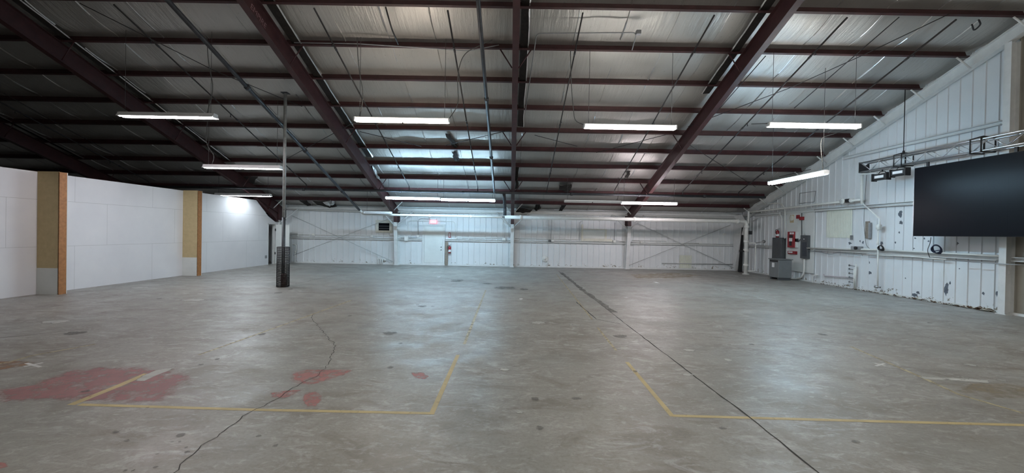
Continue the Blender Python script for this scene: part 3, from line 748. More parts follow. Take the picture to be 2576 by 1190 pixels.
pipe('sprinkler_pipe', [(-7.24, 19.15, roofz(19.15, 1.03)), (-7.24, 3.2, roofz(3.2, 1.03))], .054, M['pipe_dark'], 'thick dark sloping pipe crossing in front of the grey post', 'pipe', 10, [(slopeY(-7.24, y_, 1.03), SL) for y_ in (17.2, 14.1, 11.0)])
pipe('sprinkler_pipe', [(-.37, 19.6, zm+.08), (-.37, 19.6, 3.05), (-.4, 18.05, 3.52)], .075, M['pipe_dark'], 'short thick dark pipe rising from the white main left of the central rafter', 'pipe', 12)
zx = 3.575
pipe('sprinkler_pipe', [(-20, 18.0, zx+.0), (11.2, 18.0, zx)], .055, M['pipe_dark'], 'long dark horizontal cross pipe near the far wall, over the lamps', 'pipe', 10, [((x_, 18.0, zx), (1, 0, 0)) for x_ in (-9.3, -5, -2.2, 2.6, 5.6, 8.5)])
pipe('sprinkler_pipe', [(-.83, 17.95, zx+.03), (-.83, 3.2, roofz(3.2, .62))], .05, M['pipe_dark'], 'thick dark sloping pipe just left of the central rafter', 'pipe', 10, [(slopeY(-.83, y_, .62), SL) for y_ in (15.1, 11.9)])
for x_, lab in ((-16.1, 'thin dark sprinkler branch sloping over the dark area beyond the partition'), (-9.15, 'thin dark sprinkler branch sloping above the left side, past the pink lamp'), (-4.6, 'thin dark sprinkler branch in the bay left of centre, beside its rafter'),
                (-1.56, 'thin dark sprinkler branch sloping left of the thick central pipe'), (1.51, 'thin dark sprinkler branch just right of the central rafter'), (4.5, 'thin dark sprinkler branch next to the right rafter, on its left'),
                (7.52, 'thin dark sprinkler branch in the right bay, beyond the right rafter'), (10.0, 'thin dark sprinkler branch nearest the white gable rafter')):
    t = pipe('sprinkler_branch', [(x_, 18.0, zx+.04), (x_, 17.95, roofz(17.95, .42)), (x_, 9.25, roofz(9.25, .42))], .02, M['cable'], lab, 'sprinkler pipe', 6, [(slopeY(x_, y_, .42), SL) for y_ in (16.6, 13.4, 10.4)], 'sprinkler branch lines up the slope', .05)
    for y_ in (16.2, 13.1, 10.2):
        g = MB(); p = slopeY(x_, y_, .42); g.tube([p, p-Vector((0, 0, .09))], .012, 6); g.lathe(p-Vector((0, 0, .1)), (0, 0, 1), [(.001, 0), (.03, 0), (.03, .006), (.01, .01)], 8); g.build('sprinkler_head', M['cable'], t)
# bracing cables and conduits under the roof
def rods(name, px, off, r, mat, label, cat, group=None):
    b = MB(); b.tube(bend([onR(x, y, off) for x, y in px], .12, 4), r, 5); return tag(b.build(name, mat), label, cat, group)
for px, lab in (([(2390, 34), (2166, 141), (1985, 222), (1731, 318)], 'long diagonal bracing cable across the right bay of the roof'),
                ([(2090, 414), (1960, 445)], 'short bracing cable by the sideways lamp'),
                ([(1679, 338), (1500, 384)], 'thin bracing cable rising to the right rafter'),
                ([(1345, 340), (1452, 368)], 'thin bracing cable starting at the central rafter, right side'),
                ([(905, 331), (1060, 368)], 'thin bracing cable starting at the left rafter below its lamp'),
                ([(1120, 366), (1270, 330)], 'thin bracing cable ending at the central rafter, left side'),
                ([(200, 8), (360, 88), (540, 178), (760, 268)], 'long diagonal bracing cable across the left bay of the roof'),
                ([(10, 235), (170, 325), (310, 400)], 'diagonal bracing cable over the dark left corner'),
                ([(1735, 365), (1900, 470)], 'diagonal bracing cable right of the right rafter near the far wall'),
                ([(720, 400), (905, 300)], 'diagonal bracing cable behind the thick sloping pipe')):
    rods('bracing_cable', px, .06, .011, M['cable'], lab, 'bracing cable', 'roof bracing cables')
rods('conduit', [(1322, 277), (1350, 84), (1602, 82), (1590, 126)], .12, .014, M['grey_conduit'], 'thin bent conduit forming a rectangle in the bay right of the central rafter', 'conduit')
p = onR(1606, 82, .12); b = MB(); b.bbox(p-Vector((.06, .05, .05)), p+Vector((.06, .05, .05)), .008); tag(b.build('junction_box', M['grey_conduit']), 'small round-cornered box at the corner of the rectangular overhead conduit', 'junction box')
rods('conduit', [(740, 107), (900, 110), (1010, 117), (1180, 128), (1255, 113)], .08, .013, M['grey_conduit'], 'thin conduit clipped along the ninth purlin row, left of centre', 'conduit')
rods('conduit', [(970, 18), (985, 72), (1002, 112)], .1, .02, M['cable'], 'short dark conduit drop above the warm lamp, at the top edge', 'conduit')
rods('conduit', [(2262, 43), (1998, 272)], .05, .012, M['cable'], 'straight thin conduit running up the slope in the right bay', 'conduit')
rods('conduit', [(1926, 141), (1799, 286)], .1, .012, M['cable'], 'thin conduit close beside the right rafter', 'conduit')
b = MB(); p = onR(2460, 60, .1); b.tube(bend([onR(2445, 62, .1), onR(2450, 78, .1), onR(2468, 62, .1), onR(2462, 50, .1)], .1), .018, 6); tag(b.build('pipe_hanger', M['cable']), 'dark hooked pipe hanger under the roof above the gable rafter', 'pipe hanger')
# dark roof strip above warm lamp: a missing strip of lining
def torn(px, off, label, hang=0., mat='torn', seed=0):
    rnd = random.Random(seed); P = [onR(x, y, off) for x, y in px]; Q = []
    for i, a in enumerate(P):
        b_ = P[(i+1) % len(P)]; Q.append(a)
        for j in range(1, 4): q = a.lerp(b_, j/4); Q.append(q+Vector((rnd.uniform(-.04, .04), rnd.uniform(-.05, .05), rnd.uniform(-.03, .02))))
    c_ = sum(Q, Vector())/len(Q); k = len(Q); inner = [c_.lerp(q, .5)-Vector((0, 0, hang*rnd.uniform(.4, 1.2))) for q in Q]
    b = MB(); b.add([c_-Vector((0, 0, hang))]+inner+Q, [(0, i+1, (i+1) % k+1) for i in range(k)]+[(i+1, i+1+k, (i+1) % k+1+k, (i+1) % k+1) for i in range(k)])
    o = b.build('torn_insulation', M[mat]); md = o.modifiers.new('thickness', 'SOLIDIFY'); md.thickness = .012
    return tag(o, label, 'torn insulation', 'torn pieces of roof insulation')
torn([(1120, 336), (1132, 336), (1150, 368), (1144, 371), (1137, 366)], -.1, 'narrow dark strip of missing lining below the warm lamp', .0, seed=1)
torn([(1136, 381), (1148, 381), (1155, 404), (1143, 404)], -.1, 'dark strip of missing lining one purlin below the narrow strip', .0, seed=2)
torn([(786, 505), (838, 508), (848, 519), (830, 523), (800, 515)], -.06, 'ragged dark torn lining right of the grey post near far wall', .05, seed=3)
torn([(752, 503), (772, 503), (782, 516), (774, 518), (764, 512)], -.08, 'small dark torn lining beside the ragged one, nearer the grey post', .03, seed=4)
torn([(838, 505), (842, 512), (826, 517), (812, 508), (832, 503)], -.02, 'crumpled silver flap hanging from the ragged torn lining', .12, 'tape', seed=5)
torn([(1300, 522), (1340, 527), (1320, 545), (1296, 545)], -.02, 'large dark torn lining right beside the central column top', .1, seed=6)
torn([(1350, 508), (1358, 508), (1360, 522), (1350, 530), (1345, 524)], -.16, 'hanging dark scrap right of the central column', .15, seed=7)
torn([(1412, 515), (1424, 516), (1414, 530), (1406, 530)], -.04, 'dark slit with brown flap above the boarded window', .05, seed=8)
torn([(1406, 467), (1438, 463), (1437, 475), (1432, 482), (1405, 478)], -.04, 'dark square hole in the lining between centre and right rafters', .02, seed=9)
torn([(1576, 430), (1586, 430), (1578, 448), (1572, 446)], -.04, 'small dark hole in the lining just left of the right rafter', .04, seed=10)
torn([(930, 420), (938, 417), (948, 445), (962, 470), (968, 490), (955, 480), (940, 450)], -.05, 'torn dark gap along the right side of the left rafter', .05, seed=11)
torn([(936, 416), (944, 424), (956, 452), (948, 448)], -.02, 'pale ragged flap of lining beside the left rafter', .06, 'tape', seed=12)
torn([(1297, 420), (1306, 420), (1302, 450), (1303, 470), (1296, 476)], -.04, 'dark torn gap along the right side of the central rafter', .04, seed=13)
torn([(620, 440), (650, 442), (640, 462), (600, 458), (596, 448)], -.06, 'dark opening in the lining left of the grey post', .02, seed=14)

# ------------------------------------------------------------------ post with plastic guard
P0 = onZ(711, 721.5); px_, py_ = -7.085, P0.y
t = thing('support_post', 'slender steel post standing free on the floor inside a black mesh guard', 'post', (px_, py_, 0))
b = MB(); b.tube([(px_, py_, 0), (px_, py_, 2.15)], .05, 14); b.build('lower_shaft', M['post_dark'], t)
b = MB(); b.tube([(px_, py_, 2.15), (px_, py_, 5.98)], .045, 14); b.build('upper_shaft', M['post_grey'], t)
b = MB(); b.bbox((px_-.1, py_-.1, 5.98), (px_+.1, py_+.1, 6.0), .004); b.build('cap_plate', M['post_dark'], t)
b = MB(); b.tube([(px_+.02, py_-.05, 0), (px_+.02, py_-.05, 2.1)], .018, 6); b.build('conduit', M['post_dark'], t)
t = thing('mesh_guard', 'black plastic mesh cylinder wrapped round the foot of the free post', 'post guard', (px_, py_, 0))
b = MB(); r = .175; hg = 1.23; nv = 24
for i in range(nv):
    a = 2*math.pi*i/nv; x, y = px_+r*math.cos(a), py_+r*math.sin(a)
    b.tube([(x, y, .005), (x, y, hg)], .0085, 4)
for j in range(24):
    z_ = .01+j*(hg-.01)/23; rr = .009 if 0 < j < 23 else .013
    b.tube([(px_+r*math.cos(2*math.pi*i/nv), py_+r*math.sin(2*math.pi*i/nv), z_) for i in range(nv+1)], rr, 4, cap=False)
b.build('netting', M['plastic_black'], t)
b = MB(); b.lathe((px_+.045, py_-.02, 0), (0, 0, 1), [(.1, .0), (.095, .38), (.06, .42)], 14); tag(b.build('post_sleeve', M['red']), 'dull red sleeve seen through the netting at the foot of the post', 'sleeve')

# ------------------------------------------------------------------ far wall fittings
Wp = lambda x, y, off=.05: onY(x, y, D-off)
d1 = MB(); a = Wp(1064, 563, .02); e = Wp(1118.5, 664, .02)
xl, xr_, zt = a.x, e.x, 2.2
d1.box((xl, D-.09, .05), (xl+.1, D-.015, zt)); d1.box((xr_-.1, D-.09, .05), (xr_, D-.015, zt)); d1.box((xl+.1, D-.088, zt-.1), (xr_-.1, D-.015, zt)); d1.box((xl, D-.1, .0), (xr_, D-.015, .05)); d1.box((xl+.1, D-.088, .05), (xr_-.1, D-.015, .14))
d1 = struct(d1, 'door_1', M['white_steel'])
b = MB(); b.bbox((xl+.105, D-.075, .145), (xr_-.105, D-.03, zt-.105), .004); b.build('door_leaf', M['board_white'], d1)
for z_, r in ((.83, .03), (.98, .024)): b = MB(); b.lathe((xr_-.19, D-.075, z_), (0, -1, 0), [(.03, 0), (.012, .01), (.012, .03), (r, .035), (r, .06), (.001, .065)], 12); b.build('door_knob', M['chrome'], d1)
b = MB(); b.box((xr_-.13, D-.095, 1.42), (xr_-.1, D-.085, 1.56)); b.build('door_contact', M['label_white'], d1)
# exit sign
p = Wp(1090, 556, .12)
t = thing('exit_sign', 'glowing red exit sign with white emergency lamp on top, above the door', 'exit sign', (p.x, D-.1, p.z))
b = MB(); b.bbox((p.x-.17, D-.15, p.z+.06), (p.x+.17, D-.02, p.z+.15), .01); b.build('battery_box', M['label_white'], t)
b = MB(); b.bbox((p.x-.17, D-.1, p.z-.14), (p.x+.17, D-.02, p.z+.06), .005); b.build('sign_face', M['exit_red'], t)
tx = bpy.data.curves.new('exit', 'FONT'); tx.body = 'EXIT'; tx.size = .17; tx.extrude = .003; tx.align_x = 'CENTER'; tx.align_y = 'CENTER'
to = bpy.data.objects.new('exit', tx); C.objects.link(to); dg = bpy.context.evaluated_depsgraph_get(); me = bpy.data.meshes.new_from_object(to.evaluated_get(dg)); bpy.data.objects.remove(to)
for v in me.vertices: q = v.co.copy(); v.co = Vector((p.x+q.x*.95, D-.103-q.z, p.z-.04+q.y))
me.materials.clear(); me.materials.append(M['exit_letter']); lo = bpy.data.objects.new('lettering', me); C.objects.link(lo); lo.parent = t; lo.matrix_parent_inverse = Matrix.Translation(-Vector(t.location))
# extinguisher sign
p = Wp(1131, 591.5, .03)
t = thing('extinguisher_sign', 'narrow red and white sign above the fire extinguisher by the door', 'sign', (p.x, D-.03, p.z))
b = MB(); b.box((p.x-.055, D-.036, p.z-.14), (p.x+.055, D-.026, p.z+.14)); b.build('red_plate', M['fire_red'], t)
b = MB(); b.box((p.x-.03, D-.04, p.z-.07), (p.x+.03, D-.0365, p.z+.115)); b.add([(p.x-.03, D-.04, p.z-.08), (p.x+.03, D-.04, p.z-.08), (p.x, D-.04, p.z-.125)], [(0, 1, 2)]); b.build('white_arrow_panel', M['label_white'], t)
def extinguisher(p, h, r, label, on_floor_side=(0, -1, 0)):
    t = thing('fire_extinguisher', label, 'fire extinguisher', tuple(p))
    b = MB(); b.lathe(p, (0, 0, 1), [(.001, 0), (r, .0), (r, h*.68), (r*.8, h*.76), (r*.35, h*.8), (r*.3, h*.84)], 16); b.build('cylinder', M['fire_red'], t)
    b = MB(); b.lathe(Vector(p), (0, 0, 1), [(r+.002, h*.15), (r+.002, h*.42)], 16); b.build('label_band', M['label_white'], t)
    b = MB(); q = Vector(p)+Vector((0, 0, h*.84)); b.bbox(q-Vector((.025, .025, 0)), q+Vector((.025, .025, .05)), .006); b.tube([q+Vector((0, 0, .05)), q+Vector((.09, -.03, .09))], .01, 6); b.tube([q+Vector((0, 0, .02)), q+Vector((.09, -.03, .03))], .008, 6); b.build('valve_handle', M['chrome'], t)
    b = MB(); b.tube(bend([q+Vector((0, 0, .03)), q+Vector((-.11, -.02, .02)), q+Vector((-.12, -.03, -h*.35)), q+Vector((-.05, -.05, -h*.5))], .06), .012, 6); b.build('hose', M['black'], t)
    return t
p = Wp(1131, 637, .12); extinguisher(Vector((p.x, D-.12, p.z)), .46, .075, 'red fire extinguisher hung low on the far wall beside the wooden board')
a = Wp(1120, 609, .05); e = Wp(1126.5, 671, .05)
b = MB(); b.bbox((a.x, D-.09, .01), (e.x, D-.025, a.z), .004); tag(b.build('wooden_board', M['wood_grey']), 'upright weathered wooden board right of the exit door', 'board')
# vent opening
a = Wp(953, 561, .02); e = Wp(980, 580, .02)
w1 = MB(); fx = .16
w1.box((a.x-fx, D-.06, e.z-fx*.8), (a.x, D-.015, a.z+fx)); w1.box((e.x, D-.06, e.z-fx*.8), (e.x+fx, D-.015, a.z+fx)); w1.box((a.x, D-.06, a.z), (e.x, D-.015, a.z+fx)); w1.box((a.x-.05, D-.09, e.z-.12), (e.x+.05, D-.015, e.z))
w1 = struct(w1, 'window_1', M['cream_trim'])
b = MB(); b.box((a.x, D-.045, e.z), (e.x, D-.022, a.z)); b.build('dark_opening', M['void'], w1)
for i in range(2): b = MB(); z_ = e.z+.07+i*.13; b.prism([(D-.065, z_), (D-.05, z_+.06), (D-.047, z_+.055), (D-.06, z_-.004)], 0, a.x, e.x); b.build('louvre_blade', M['black'], w1)
# boarded window
a = Wp(1467, 578, .02); e = Wp(1521, 601, .02)
w2 = MB(); f_ = .1
w2.box((a.x-f_, D-.05, e.z-.14), (a.x, D-.015, a.z+.28)); w2.box((e.x, D-.05, e.z-.14), (e.x+f_, D-.015, a.z+.05)); w2.box((a.x, D-.05, a.z), (e.x, D-.015, a.z+.06)); w2.box((a.x-.05, D-.055, e.z-.14), (e.x+.4, D-.015, e.z))
w2 = struct(w2, 'window_2', M['cream_trim'])
b = MB(); b.box((a.x, D-.03, e.z), (e.x, D-.018, a.z)); b.build('infill_panel', M['board_white'], w2)
# cream ribbed patch low on far wall
a = Wp(1710, 642, .02); e = Wp(1738, 678, .02)
b = MB(); n_ = 9
for i in range(n_): x_ = a.x+(e.x-a.x)*i/(n_-1); b.box((x_-.012, D-.045, .08), (x_+.012, D-.015, a.z))
b.box((a.x, D-.024, .08), (e.x, D-.019, a.z))
struct(b, 'trim_4', M['cream'])
# wall cross bracing cables on the far wall
def wallrod(p, q, label):
    b = MB(); b.tube([Wp(*p, .16), Wp(*q, .16)], .013, 5); tag(b.build('bracing_cable', M['light_grey']), label, 'bracing cable', 'cross bracing on the far wall')
wallrod((735, 543), (988, 658), 'bracing cable falling to the right on the far wall, left bay')
wallrod((738, 642), (985, 548), 'bracing cable rising to the right on the far wall, left bay')
wallrod((1600, 560), (1850, 676), 'bracing cable falling to the right on the far wall, right bay')
wallrod((1582, 668), (1838, 566), 'bracing cable rising to the right on the far wall, right bay')
def wpipe(px, off, r, label, mat='white_pipe', cat='conduit', name='wall_conduit', plane='far', rb=.08):
    f = (lambda x, y: onY(x, y, D-off)) if plane == 'far' else (lambda x, y: onX(x, y, W-off))
    b = MB(); b.tube(bend([f(*q) for q in px], rb, 4), r, 7); return tag(b.build(name, M[mat]), label, cat)
def wbox(x0, y0, x1, y1, off0, off1, name, label, cat, mat, plane='far', bev=.006):
    if plane == 'far':
        a = onY(x0, y0, D-off1); e = onY(x1, y1, D-off1); b = MB(); b.bbox((a.x, D-off1, e.z), (e.x, D-off0, a.z), bev)
    else:
        a = onX(x0, y0, W-off1); e = onX(x1, y1, W-off1); b = MB(); b.bbox((W-off1, e.y, e.z), (W-off0, a.y, a.z), bev)
    return tag(b.build(name, M[mat]), label, cat)
wpipe([(730, 590), (1000, 594)], .06, .014, 'thin white conduit above the girt in the left bay of the far wall')
wpipe([(712, 526), (960, 534), (1284, 535), (1570, 541), (1860, 551)], .22, .028, 'white pipe running the whole far wall just under its top')
wpipe([(1000, 541), (1280, 543), (1570, 549), (1868, 558)], .30, .018, 'thin white conduit just below the top pipe of the far wall')
wpipe([(1002, 596), (1018, 597)], .07, .014, 'short conduit stub left of the white junction box')
wpipe([(1028, 590), (1027, 560), (1032, 555), (1140, 557), (1145, 562), (1146, 602)], .06, .012, 'thin conduit looping over the exit sign down to the right')
wpipe([(1053, 594), (1052, 554), (1058, 550), (1082, 551)], .06, .016, 'grey conduit bending into the exit sign from the left', 'light_grey')
wpipe([(1028, 597), (1042, 598), (1050, 596)], .09, .012, 'short cable between the two boxes left of the door', 'grey_conduit')
wpipe([(1148, 600), (1152, 596), (1165, 598), (1265, 599)], .12, .014, 'white conduit above the girt right of the exit door')
wpipe([(1269, 598), (1269, 565), (1264, 560)], .06, .012, 'thin conduit dropping to the box by the central column')
wbox(1017, 594, 1026, 606, .03, .2, 'junction_box', 'white box on the girt left of the exit door', 'junction box', 'white_pipe')
wbox(1048, 591, 1054, 597, .03, .1, 'junction_box', 'small round box just left of the exit door frame', 'junction box', 'white_pipe')
wbox(1264, 598, 1272, 605.5, .03, .2, 'junction_box', 'white box on the girt left of the central column', 'junction box', 'white_pipe')
wbox(1144, 598, 1149, 602.5, .03, .14, 'junction_box', 'small box at the foot of the conduit right of the exit door', 'junction box', 'white_pipe')
wbox(784, 587, 791, 593, .03, .1, 'junction_box', 'left round box on the left bay conduit', 'junction box', 'white_pipe')
wbox(932, 591, 938, 597, .03, .1, 'junction_box', 'round box on the conduit below the vent opening', 'junction box', 'white_pipe')
wbox(1387, 603, 1394, 608, .03, .2, 'junction_box', 'white outlet box on the girt in the bay right of centre', 'junction box', 'white_pipe')
wbox(1380, 604, 1387, 608, .03, .18, 'wall_socket', 'dark socket left of the white outlet box', 'socket', 'grey_box_dark')
wbox(1543, 604, 1549, 610.5, .03, .2, 'junction_box', 'white box on the girt just left of the right column', 'junction box', 'white_pipe')
wpipe([(1296, 600), (1408, 602), (1455, 603)], .07, .013, 'thin white conduit above the girt right of the central column')
wpipe([(1386, 603), (1388, 552)], .06, .016, 'vertical conduit above the white outlet box', 'light_grey')
for i, x_ in enumerate((1373, 1378, 1382)): wpipe([(x_, 548), (x_+.5, 603)], .06, .009, ['leftmost', 'middle', 'rightmost'][i]+' of three thin conduits left of the vertical grey one')
wpipe([(1458, 606), (1459, 558), (1466, 556)], .07, .014, 'thin grey conduit on the left of the boarded window', 'light_grey')
wpipe([(1546, 604), (1547, 560)], .06, .012, 'thin vertical conduit above the box by the right column', 'grey_conduit')
wpipe([(1551, 605), (1572, 607)], .1, .016, 'short conduit from box to the right column')
wpipe([(1590, 605), (1674, 606), (1676, 608)], .07, .013, 'upper short conduit above the girt right of the right column')
wpipe([(1588, 608), (1612, 610), (1690, 611.5), (1762, 612)], .09, .014, 'lower conduit above the girt right of the right column')
wbox(1611, 607, 1616, 612, .03, .16, 'junction_box', 'small white box on the girt right of the right column', 'junction box', 'white_pipe')
wbox(1760, 610, 1766, 614, .03, .14, 'junction_box', 'small white box at the end of the far right conduit', 'junction box', 'white_pipe')
wpipe([(1665, 662), (1845, 665)], .05, .022, 'low grey rail along the far wall in the right bay', 'light_grey', 'rail', 'wall_rail')
wbox(1819, 586, 1826, 592, .02, .06, 'wall_bracket', 'small white bracket high in the right bay of the far wall', 'bracket', 'white_pipe')
# small standpipes at the foot of the far wall
b = MB(); p = Wp(1376, 664, .1); b.tube([(p.x, D-.1, 0), (p.x, D-.1, .12)], .025, 8); tag(b.build('pipe_stub', M['white_pipe']), 'short white pipe stub under the swirled mark on the far wall', 'pipe stub')
b = MB(); p = Wp(742, 640, .15); b.tube(bend([(p.x, D-.15, 0), (p.x, D-.15, .5), (p.x+.06, D-.15, .7), (p.x+.06, D-.15, .95), (p.x-.12, D-.15, .98)], .05), .025, 8); b.lathe((p.x+.06, D-.2, .6), (0, -1, 0), [(.02, 0), (.05, .01), (.05, .03), (.01, .04)], 10); tag(b.build('water_tap', M['white_pipe']), 'white standpipe tap at the far left of the far wall', 'tap')
b = MB()
for i, (x_, h_) in enumerate(((951, .32), (957, .42), (962, .3))): p = Wp(x_, 660, .12); b.tube([(p.x, D-.12, 0), (p.x, D-.12, h_)], .022, 7)
p = Wp(949, 655, .12); q = Wp(968, 655, .12); b.tube([(p.x, D-.12, .27), (q.x, D-.12, .3)], .022, 7); b.lathe((q.x, D-.12, .26), (0, -1, 0), [(.03, 0), (.06, .01), (.06, .04), (.02, .05)], 10)
tag(b.build('valve_group', M['white_pipe']), 'cluster of small white valves at floor level left of the left column', 'valves')
b = MB(); p = Wp(1371, 651, .05); b.lathe((p.x, D-.03, p.z), (0, -1, 0), [(.17, 0), (.17, .02), (.12, .03), (.05, .03), (.05, .06), (.001, .06)], 18); b.tube([(p.x+.1, D-.08, p.z-.1), (p.x+.2, D-.1, p.z-.2), (p.x+.05, D-.1, p.z-.2)], .018, 6); tag(b.build('wall_valve', M['white_pipe']), 'round white painted valve low on the far wall, right of the central column', 'valve')
# small white bulbs in the sheeting
for i, (x_, y_) in enumerate(((1380, 554), (1423, 555.5), (1508, 556), (1652, 559), (1753, 560))):
    p = Wp(x_, y_, .1); b = MB(); b.lathe((p.x, D-.03, p.z), (0, -1, 0), [(.02, 0), (.03, .02), (.03, .05), (.001, .07)], 10); tag(b.build('small_bulb', M['label_white']), ['small white knob above the three thin conduits', 'small white knob between conduits and boarded window', 'small white knob above the boarded window', 'small white knob just right of the right column', 'small white knob above the far right bracing'][i], 'knob', 'white knobs under the main pipe')

# ------------------------------------------------------------------ right wall fittings
Wr = lambda x, y, off=.05: onX(x, y, W-off)
b = MB(); b.bbox((W-.075, 16.48, .36), (W-.02, 18.12, 3.02), .004); tag(b.build('backing_board', M['board_white']), 'tall white painted backing board behind the electrical equipment', 'board')
BB = .075
# transformer
t = thing('transformer', 'grey floor transformer cabinet with vents and white label by the right wall', 'transformer', (11.45, 17.3, 0))
tx0, tx1, ty0, ty1 = 11.22, 11.78, 17.02, 17.66
b = MB(); b.bbox((tx0, ty0, .1), (tx1, ty1, .86), .015); b.build('cabinet', M['grey_box'], t)
b = MB(); b.bbox((tx0-.03, ty0-.03, .86), (tx1+.03, ty1+.03, .9), .01); b.build('lid', M['grey_box'], t)
b = MB(); b.box((tx0-.004, ty0+.06, .76), (tx0, ty1-.06, .83)); b.build('vent_slot', M['black'], t)
b = MB(); b.box((tx0-.005, 17.3, .53), (tx0-.001, 17.46, .72)); b.build('rating_label', M['label_white'], t)
for q in (ty0+.08, ty1-.08): b = MB(); b.box((tx0+.03, q-.04, 0), (tx1-.03, q+.04, .1)); b.build('foot', M['grey_box_dark'], t)
def rbox(x0, y0, x1, y1, o0, o1, name, label, cat, mat, bev=.008): return wbox(x0, y0, x1, y1, o0, o1, name, label, cat, mat, 'right', bev)
a = onX(1956, 600, W-.25); e = onX(1975, 657, W-.25)
t = thing('electrical_cabinet', 'tall dark grey electrical cabinet on the wall above the transformer', 'electrical cabinet', (W-.15, 18.3, 1))
b = MB(); b.bbox((W-.25, 18.18, .72), (W-.03, 18.82, 1.80), .01); b.build('body', M['grey_box_dark'], t)
b = MB(); b.bbox((W-.262, 18.21, .75), (W-.25, 18.79, 1.77), .004); b.build('door', M['grey_box_dark'], t)
p = onX(1964, 600, W-.13); extinguisher(Vector((W-.14, 18.62, 1.805)), .40, .07, 'red fire extinguisher standing on top of the dark grey cabinet')
a = Wr(1981, 583, .2); e = Wr(1997, 623, .2)
t = thing('fire_alarm_panel', 'red fire alarm panel with white labels in the middle of the board', 'fire alarm panel', (W-.15, (a.y+e.y)/2, e.z))
b = MB(); b.bbox((W-.2, e.y, e.z), (W-BB, a.y, a.z), .01); b.build('cabinet', M['fire_red'], t)
ym = (a.y+e.y)/2
b = MB(); b.box((W-.205, e.y+.08, a.z-.26), (W-.199, a.y-.12, a.z-.14)); b.box((W-.205, e.y+.14, e.z+.08), (W-.199, a.y-.14, e.z+.3)); b.build('dark_window', M['black'], t)
b = MB(); b.box((W-.206, e.y+.02, a.z-.11), (W-.2, e.y+.12, a.z-.03)); b.build('label_plate', M['label_white'], t)
b = MB(); b.box((W-.206, e.y+.15, a.z-.11), (W-.2, e.y+.27, a.z-.03)); b.build('label_plate', M['label_white'], t)
b = MB(); b.box((W-.206, e.y+.11, a.z-.42), (W-.2, a.y-.12, a.z-.28)); b.build('label_plate', M['label_white'], t)
b = MB(); b.bbox((W-.16, e.y-.1, e.z), (W-BB, e.y-.005, a.z), .006); b.build('side_cover', M['board_white'], t)
a = Wr(1981, 631, .18); e = Wr(2000, 640, .18)
t = thing('alarm_box', 'small wide red box with white label below the fire alarm panel', 'alarm box', (W-.1, e.y, e.z))
b = MB(); b.bbox((W-.18, e.y, e.z), (W-BB, a.y, a.z), .01); b.build('case', M['fire_red'], t)
b = MB(); b.box((W-.184, e.y+.16, e.z+.05), (W-.179, a.y-.06, a.z-.02)); b.build('label_plate', M['label_white'], t)
rbox(2002.5, 541, 2008, 550, BB, .15, 'alarm_strobe', 'smaller red alarm unit high on the board, left of its larger twin', 'alarm unit', 'fire_red')
rbox(2010, 545.5, 2018, 553.5, BB, .19, 'alarm_horn', 'larger red alarm horn high on the board', 'alarm unit', 'fire_red')
a = Wr(1987, 541, .1); e = Wr(1995.5, 560, .1)
t = thing('alarm_bell', 'beige round bell on a tan backplate high on the board', 'bell', (W-.1, e.y, e.z))
b = MB(); b.box((W-.09, e.y, e.z), (W-BB, a.y, a.z)); b.build('backplate', M['beige'], t)
b = MB(); b.lathe((W-.09, (a.y+e.y)/2, a.z-.14), (-1, 0, 0), [(.13, 0), (.13, .02), (.09, .05), (.001, .06)], 18); b.build('bell', M['cream_trim'], t)
a = Wr(2013, 592, .2); e = Wr(2030, 651, .2)
t = thing('breaker_panel', 'blue-grey breaker panel with darker door, right half of the board', 'breaker panel', (W-.1, e.y, e.z))
b = MB(); b.bbox((W-.19, e.y, e.z), (W-BB, a.y, a.z), .008); b.build('cabinet', M['grey_box_dark'], t)
b = MB(); b.bbox((W-.2, e.y+.05, e.z+.1), (W-.19, a.y-.12, a.z-.28), .003); b.build('door', M['panel_dark'], t)
b = MB(); b.box((W-.195, (a.y+e.y)/2-.03, a.z-.17), (W-.19, (a.y+e.y)/2+.03, a.z-.14)); b.build('maker_plate', M['label_white'], t)
rbox(2000, 600, 2004, 609, BB, .16, 'switch_box', 'small black switch left of the breaker panel', 'switch', 'black')
rbox(2034, 0, 2034, 0, 0, 0, 'x', 'x', 'x', 'black') if False else None
def rp(px, off, r, label, mat='white_pipe', cat='conduit', name='wall_conduit', rb=.1): return wpipe(px, off, r, label, mat, cat, name, 'right', rb)
rp([(2023, 652), (2023, 684), (2016, 698), (2000, 702), (1985, 700)], .16, .035, 'white conduit curving from the breaker panel down to the transformer', rb=.3)
rp([(2017, 592), (2016.5, 552), (2017, 536)], .13, .016, 'dark conduit rising from the breaker panel past the alarm horn', 'grey_box_dark')
rp([(2021, 592), (2021, 545), (2027, 535), (2063, 529), (2150, 524)], .10, .016, 'white conduit rising from the breaker panel and turning right along the wall')
rp([(2024, 592), (2024.5, 541)], .10, .014, 'second thin white conduit straight above the breaker panel')
rp([(2005, 607), (2010, 607), (2013, 602)], .14, .014, 'short dark loop from black switch to breaker panel', 'black')
rp([(2006, 601), (2007, 556)], .10, .011, 'thin pale conduit between black switch and small red alarm')
rp([(1967, 599), (1967, 548), (1962, 540), (1962, 532)], .12, .022, 'white conduit with a kink above the dark grey cabinet')
rp([(1974.5, 600), (1975, 528), (1968, 513), (1955, 511), (1930, 513), (1905, 517)], .2, .026, 'white conduit rising above the cabinet and sweeping left under the rafter', rb=.3)
rp([(1895, 556), (1911, 545), (1975, 539), (2000, 536)], .10, .018, 'thin white conduit rising from the corner towards the board')
rp([(2030, 624), (2140, 627), (2210, 628)], .17, .03, 'white pipe along the girt right of the backing board')
rp([(2032, 630), (2062, 634), (2090, 640), (2105, 636), (2170, 642)], .15, .014, 'thin sagging grey conduit under the girt pipe', 'grey_conduit')
rp([(2212, 629), (2380, 637), (2524, 645)], .17, .03, 'white pipe along the girt below the black screen')
